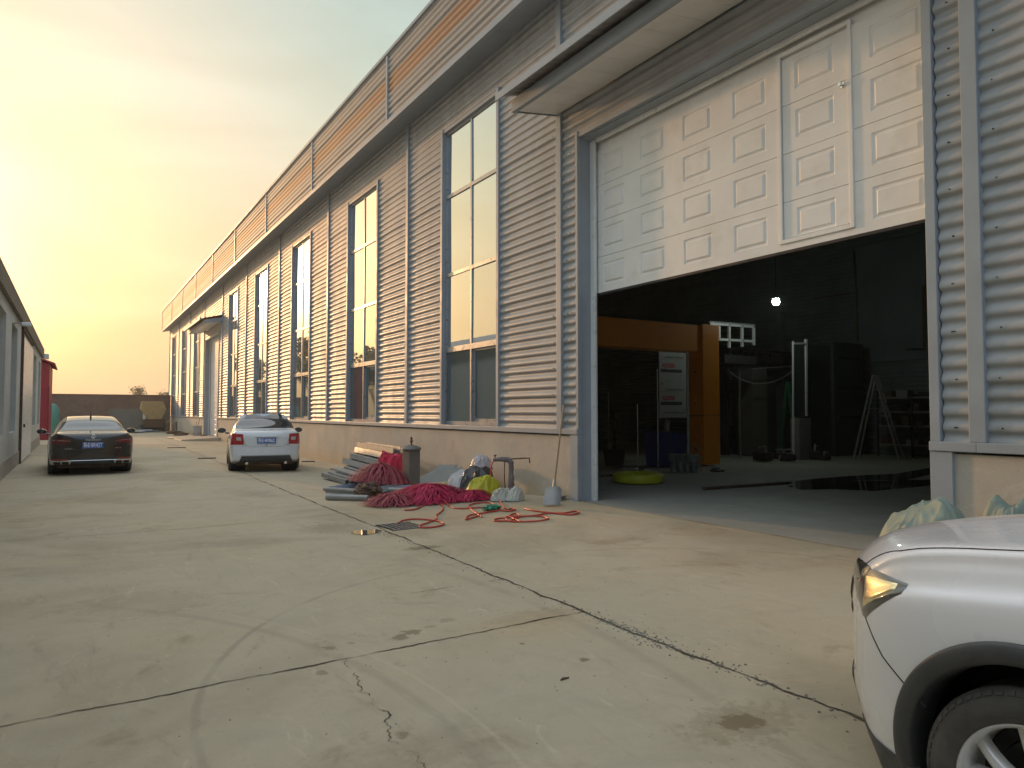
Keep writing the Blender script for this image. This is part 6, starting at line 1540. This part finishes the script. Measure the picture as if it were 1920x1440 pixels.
def back_frames():
    x = BKX - .1
    def fr(p0, p1, m):
        a, b = on_x(*p0, x), on_x(*p1, x); return a, b
    t = empty('roller_door', (x, 14.5, 0), 0, 'large closed door outline on the dark back wall, right of the lamp', 'door')
    o = Vector((x, 14.5, 0)); f = MB()
    def seg(p, q, w=.07): f.bar(on_x(*p, x) - o, on_x(*q, x) - o, w)
    seg((1525, 560), (1610, 548), .04); seg((1733, 535), (1735, 655), .10); seg((1700, 655), (1737, 655), .06); seg((1607, 540), (1610, 640), .07); seg((1700, 530), (1760, 520), .04); seg((1600, 470), (1606, 545), .05)
    f.build('door_frame', M_rust, t)
    a, b = on_x(1606, 470, x), on_x(1735, 470, x); MB().box(-.03, .0, b.y - 14.5, a.y - 14.5, 3.2, 7.2).build('door_leaf', M_inwall, t)
back_frames()
def floor_clutter():
    r = random.Random(12); labs = ['dark engine part on the floor below the drooping hose', 'dark jack beside the green step ladder', 'small black machine left of the glazed frame foot', 'low black pump between the cabinets', 'black toolbox at the foot of the dark cabinet']
    for i, (px, py, s) in enumerate(((1430, 866, .5), (1462, 862, .35), (1478, 866, .4), (1530, 862, .5), (1548, 864, .3))):
        q = on_z(px, py, FZ); t = empty('machine_part', (q.x, q.y, FZ), r.uniform(0, 3), labs[i], 'machine part')
        MB().box(-s / 2, s / 2, -s * .3, s * .3, .03, s * .55, bev=.03).build('block', M_dark, t)
        MB().tube([(-s * .3, 0, s * .5), (-s * .2, 0, s * .9), (s * .3, 0, s * .8)], .03, 8).build('handle', M_grime, t, smooth=True)
        MB().lathe([(0, -.03), (s * .2, -.03), (s * .2, .03), (0, .03)], 14, 'X', (s * .52, 0, s * .25)).build('pulley', M_grime, t, smooth=True)
floor_clutter()

# ------------------------------------------------------------------ far end of the yard
def mixer():
    y = 62.5; p = on_y(285, 790, y)
    t = empty('concrete_mixer', (p.x, y, 0), 0, 'yellow hopper on a dark wheeled machine in front of the far brick wall', 'machine')
    m = mat('faded_yellow_paint', (.40, .27, .12), .7, var=.12)
    MB().prism([(-.85, 1.75), (-.75, 2.35), (.70, 2.35), (.95, 1.75), (.60, .95), (-.35, .95)], 'Y', -.7, .7).build('hopper', m, t, bevel=.03)
    MB().box(-.70, .9, -.6, .6, .45, .95).box(-.9, .95, -.65, -.55, .3, .5).build('chassis', M_rust, t)
    for x in (-.7, .75): MB().lathe([(0, -.08), (.28, -.08), (.30, -.04), (.30, .04), (.28, .08), (0, .08)], 24, 'X', (0, 0, .30)).build('wheel', M_dark, t, smooth=True).location = (x, -.6, 0)
    MB().box(-.6, .8, -.5, .5, .1, .45).build('engine', M_dark, t)
mixer()
q = on_y(270, 790, 62.3)
MB().box(-.09, .09, -.09, .09, 0, 2.15, bev=.01).build('white_post', M_white, loc=(q.x, 62.2, 0), label='white upright post left of the yellow hopper', cat='post')
def bench(px0, px1, y, h, label):
    a, b = on_y(px0, 800, y), on_y(px1, 800, y); w = (b.x - a.x) / 2
    t = empty('work_trestle', ((a.x + b.x) / 2, y, 0), 0, label, 'trestle')
    MB().box(-w, w, -.35, .35, h - .05, h).build('top', M_grime, t)
    for sx in (-1, 1):
        for sy in (-1, 1): MB().bar((sx * (w - .06), sy * .3, 0), (sx * (w - .10), sy * .28, h - .05), .05).build('leg', M_rust, t)
bench(314, 333, 58.5, .82, 'rough steel trestle near the far corner of the warehouse')
def stuff_heap():
    labs = ['low heap of dark scrap under the steel trestle', 'dark scrap spread left of the far barrel', 'bluish crumpled sheet by the foot of the yellow hopper', 'low grey heap between the dark saloon and the far wall', 'small dark heap at the left foot of the far barrel']
    mm = [M_rust, M_rust, mat('blue_sheet', (.16, .20, .24), .6), M_grime, M_rust]
    for i, (px, py, y, s) in enumerate(((325, 806, 57, 1.1), (340, 812, 52, .9), (268, 812, 60, 1.6), (250, 815, 58, 1.5), (383, 815, 45, .5))):
        q = on_y(px, py, y); crumple('scrap_heap', (q.x, y, gz(q.x, y)), (s, s * .8, .26), mm[i], 90 + i, labs[i], 'scrap heap', amp=.4, sub=3, wr=.15)
stuff_heap()
def barrel():
    y = 46.2; q = on_y(370, 812, y); t = empty('barrel_bin', (q.x, y, gz(q.x, y)), 0, 'small upright barrel with planks sticking out beside the far door', 'barrel')
    MB().lathe([(0, 0), (.24, 0), (.26, .05), (.25, .35), (.26, .37), (.25, .40), (.25, .72), (.27, .74), (.23, .76), (0, .70)], 24).build('drum', M_alu, t, smooth=True, angle=30)
    MB().bar((0, 0, .6), (.10, 0, 1.15), .12, .03).bar((-.1, .05, .6), (-.05, .05, 1.0), .06, .03).build('plank', M_wood, t)
barrel()
def yard_sticks():
    labs = ['short dark stick on the yard left of the white saloon', 'short dark plank on the yard between the two saloons', 'dark scrap bar at the wall foot right of the white saloon', 'small dark bar lying on the yard near the far ramp']
    for i, (px, py, L_) in enumerate(((388, 860, .55), (331, 840, .7), (578, 866, .4), (325, 823, .6))):
        q = pt(px, py); MB().box(-L_ / 2, L_ / 2, -.03, .03, 0, .03).build('scrap_bar', M_rust, loc=(q.x, q.y, q.z + .001), label=labs[i], cat='scrap', group='bits of scrap on the yard').rotation_euler = (0, 0, R(-8))
    q = pt(1057, 1274); MB().prism([(-.03, -.01), (.035, -.004), (.0, .012)], 'Z', 0, .008).build('stone_chip', M_rust, loc=(q.x, q.y, q.z + .001), label='small dark chip lying on the concrete in front of the white SUV', cat='stone')
yard_sticks()

# ------------------------------------------------------------------ trees
M_bark = mat('bark', (.07, .055, .04), .9, var=.3); M_leaf = mat('dry_leaf', (.07, .075, .035), .8, var=.4, vscale=2)
def tree(x, y, h, w, seed, label, dens=900, leaf=.16, group='distant trees'):
    r = random.Random(seed); t = empty('tree', (x, y, 0), 0, label, 'tree', group); tr = MB(); lf = MB(); tips = []
    def limb(p, d, L, r0, lev):
        pts = [p]; q = p
        for k in range(4):
            d = (d + Vector((r.uniform(-.2, .2), r.uniform(-.2, .2), r.uniform(-.05, .15)))).normalized(); q = q + d * L / 4; pts.append(q)
        tr.tube(pts, [r0 * (1 - .18 * k) for k in range(5)], 6 if lev else 8)
        if lev >= 3: tips.append(q); tips.append(pts[2]); return
        for k in range(3 if lev else 5):
            a = r.uniform(0, 6.28); dd = (d * .6 + Vector((math.cos(a), math.sin(a), r.uniform(.1, .7))) * .7).normalized()
            limb(pts[r.choice([2, 3, 4])], dd, L * .62, r0 * .5, lev + 1)
    limb(Vector((0, 0, -.2)), Vector((0, 0, 1)), h * .45, h * .025, 0)
    mz = max(p.z for p in tips); s = h / max(mz, .1); 
    tr.v = [(v[0] * w / h * 1.3, v[1] * w / h * 1.3, v[2] * s * .97) for v in tr.v]; tips = [Vector((p.x * w / h * 1.3, p.y * w / h * 1.3, p.z * s * .97)) for p in tips]
    for i in range(dens):
        c = r.choice(tips) + Vector((r.gauss(0, h * .045), r.gauss(0, h * .045), r.gauss(0, h * .04))); a = Vector((r.uniform(-1, 1), r.uniform(-1, 1), r.uniform(-1, 1))).normalized(); b = a.orthogonal().normalized(); sz = leaf * r.uniform(.6, 1.4)
        lf.add([c - a * sz, c + b * sz * .6, c + a * sz, c - b * sz * .6], [(0, 1, 2, 3)])
    tr.build('trunk', M_bark, t, smooth=True); lf.build('crown', M_leaf, t)
tree(10.6, 150, 6.4, 4.5, 3, 'small bare-looking tree just above the far brick wall', 700, .14)
for i in range(9):
    tree(14.5 + i * 2.6, 152 + (i % 3) * 4, 4.6 + (i * 7 % 4) * .35, 5.5, 20 + i, ['low bushy tree', 'thin low tree', 'rounded low tree'][i % 3] + ' in the distant row, number ' + ['one', 'two', 'three', 'four', 'five', 'six', 'seven', 'eight', 'nine'][i] + ' from the left', 900, .2, 'low tree row beyond the brick wall')
for i, (x, y, h) in enumerate(((-17, 108, 13), (-22, 118, 14), (-27, 104, 12), (-33, 122, 13), (-14, 124, 11))):
    tree(x, y, h, 10, 50 + i, ['tall tree mirrored at the left edge of the window glass', 'tallest tree mirrored in the window glass', 'broad tree mirrored in the window glass', 'tree standing furthest left beyond the low workshop', 'slim tree mirrored near the red shed'][i], 2200, .30, 'trees beyond the low workshop')

# ------------------------------------------------------------------ haze
def haze():
    m = bpy.data.materials.new('haze'); m.use_nodes = True; nt = m.node_tree; nt.nodes.clear()
    out = nt.nodes.new('ShaderNodeOutputMaterial'); v = nt.nodes.new('ShaderNodeVolumePrincipled')
    v.inputs['Color'].default_value = (.92, .90, .80, 1); v.inputs['Density'].default_value = HAZE_D; v.inputs['Anisotropy'].default_value = .5
    nt.links.new(v.outputs[0], out.inputs['Volume'])
    mb = MB().box(-381.5, 381.5, -381.5, 421.5, -1.3, 16.5); o = mb.build('haze', m, kind='stuff', label='thin warm evening haze hanging over the whole yard', cat='haze')
HAZE_D = .0010
haze()
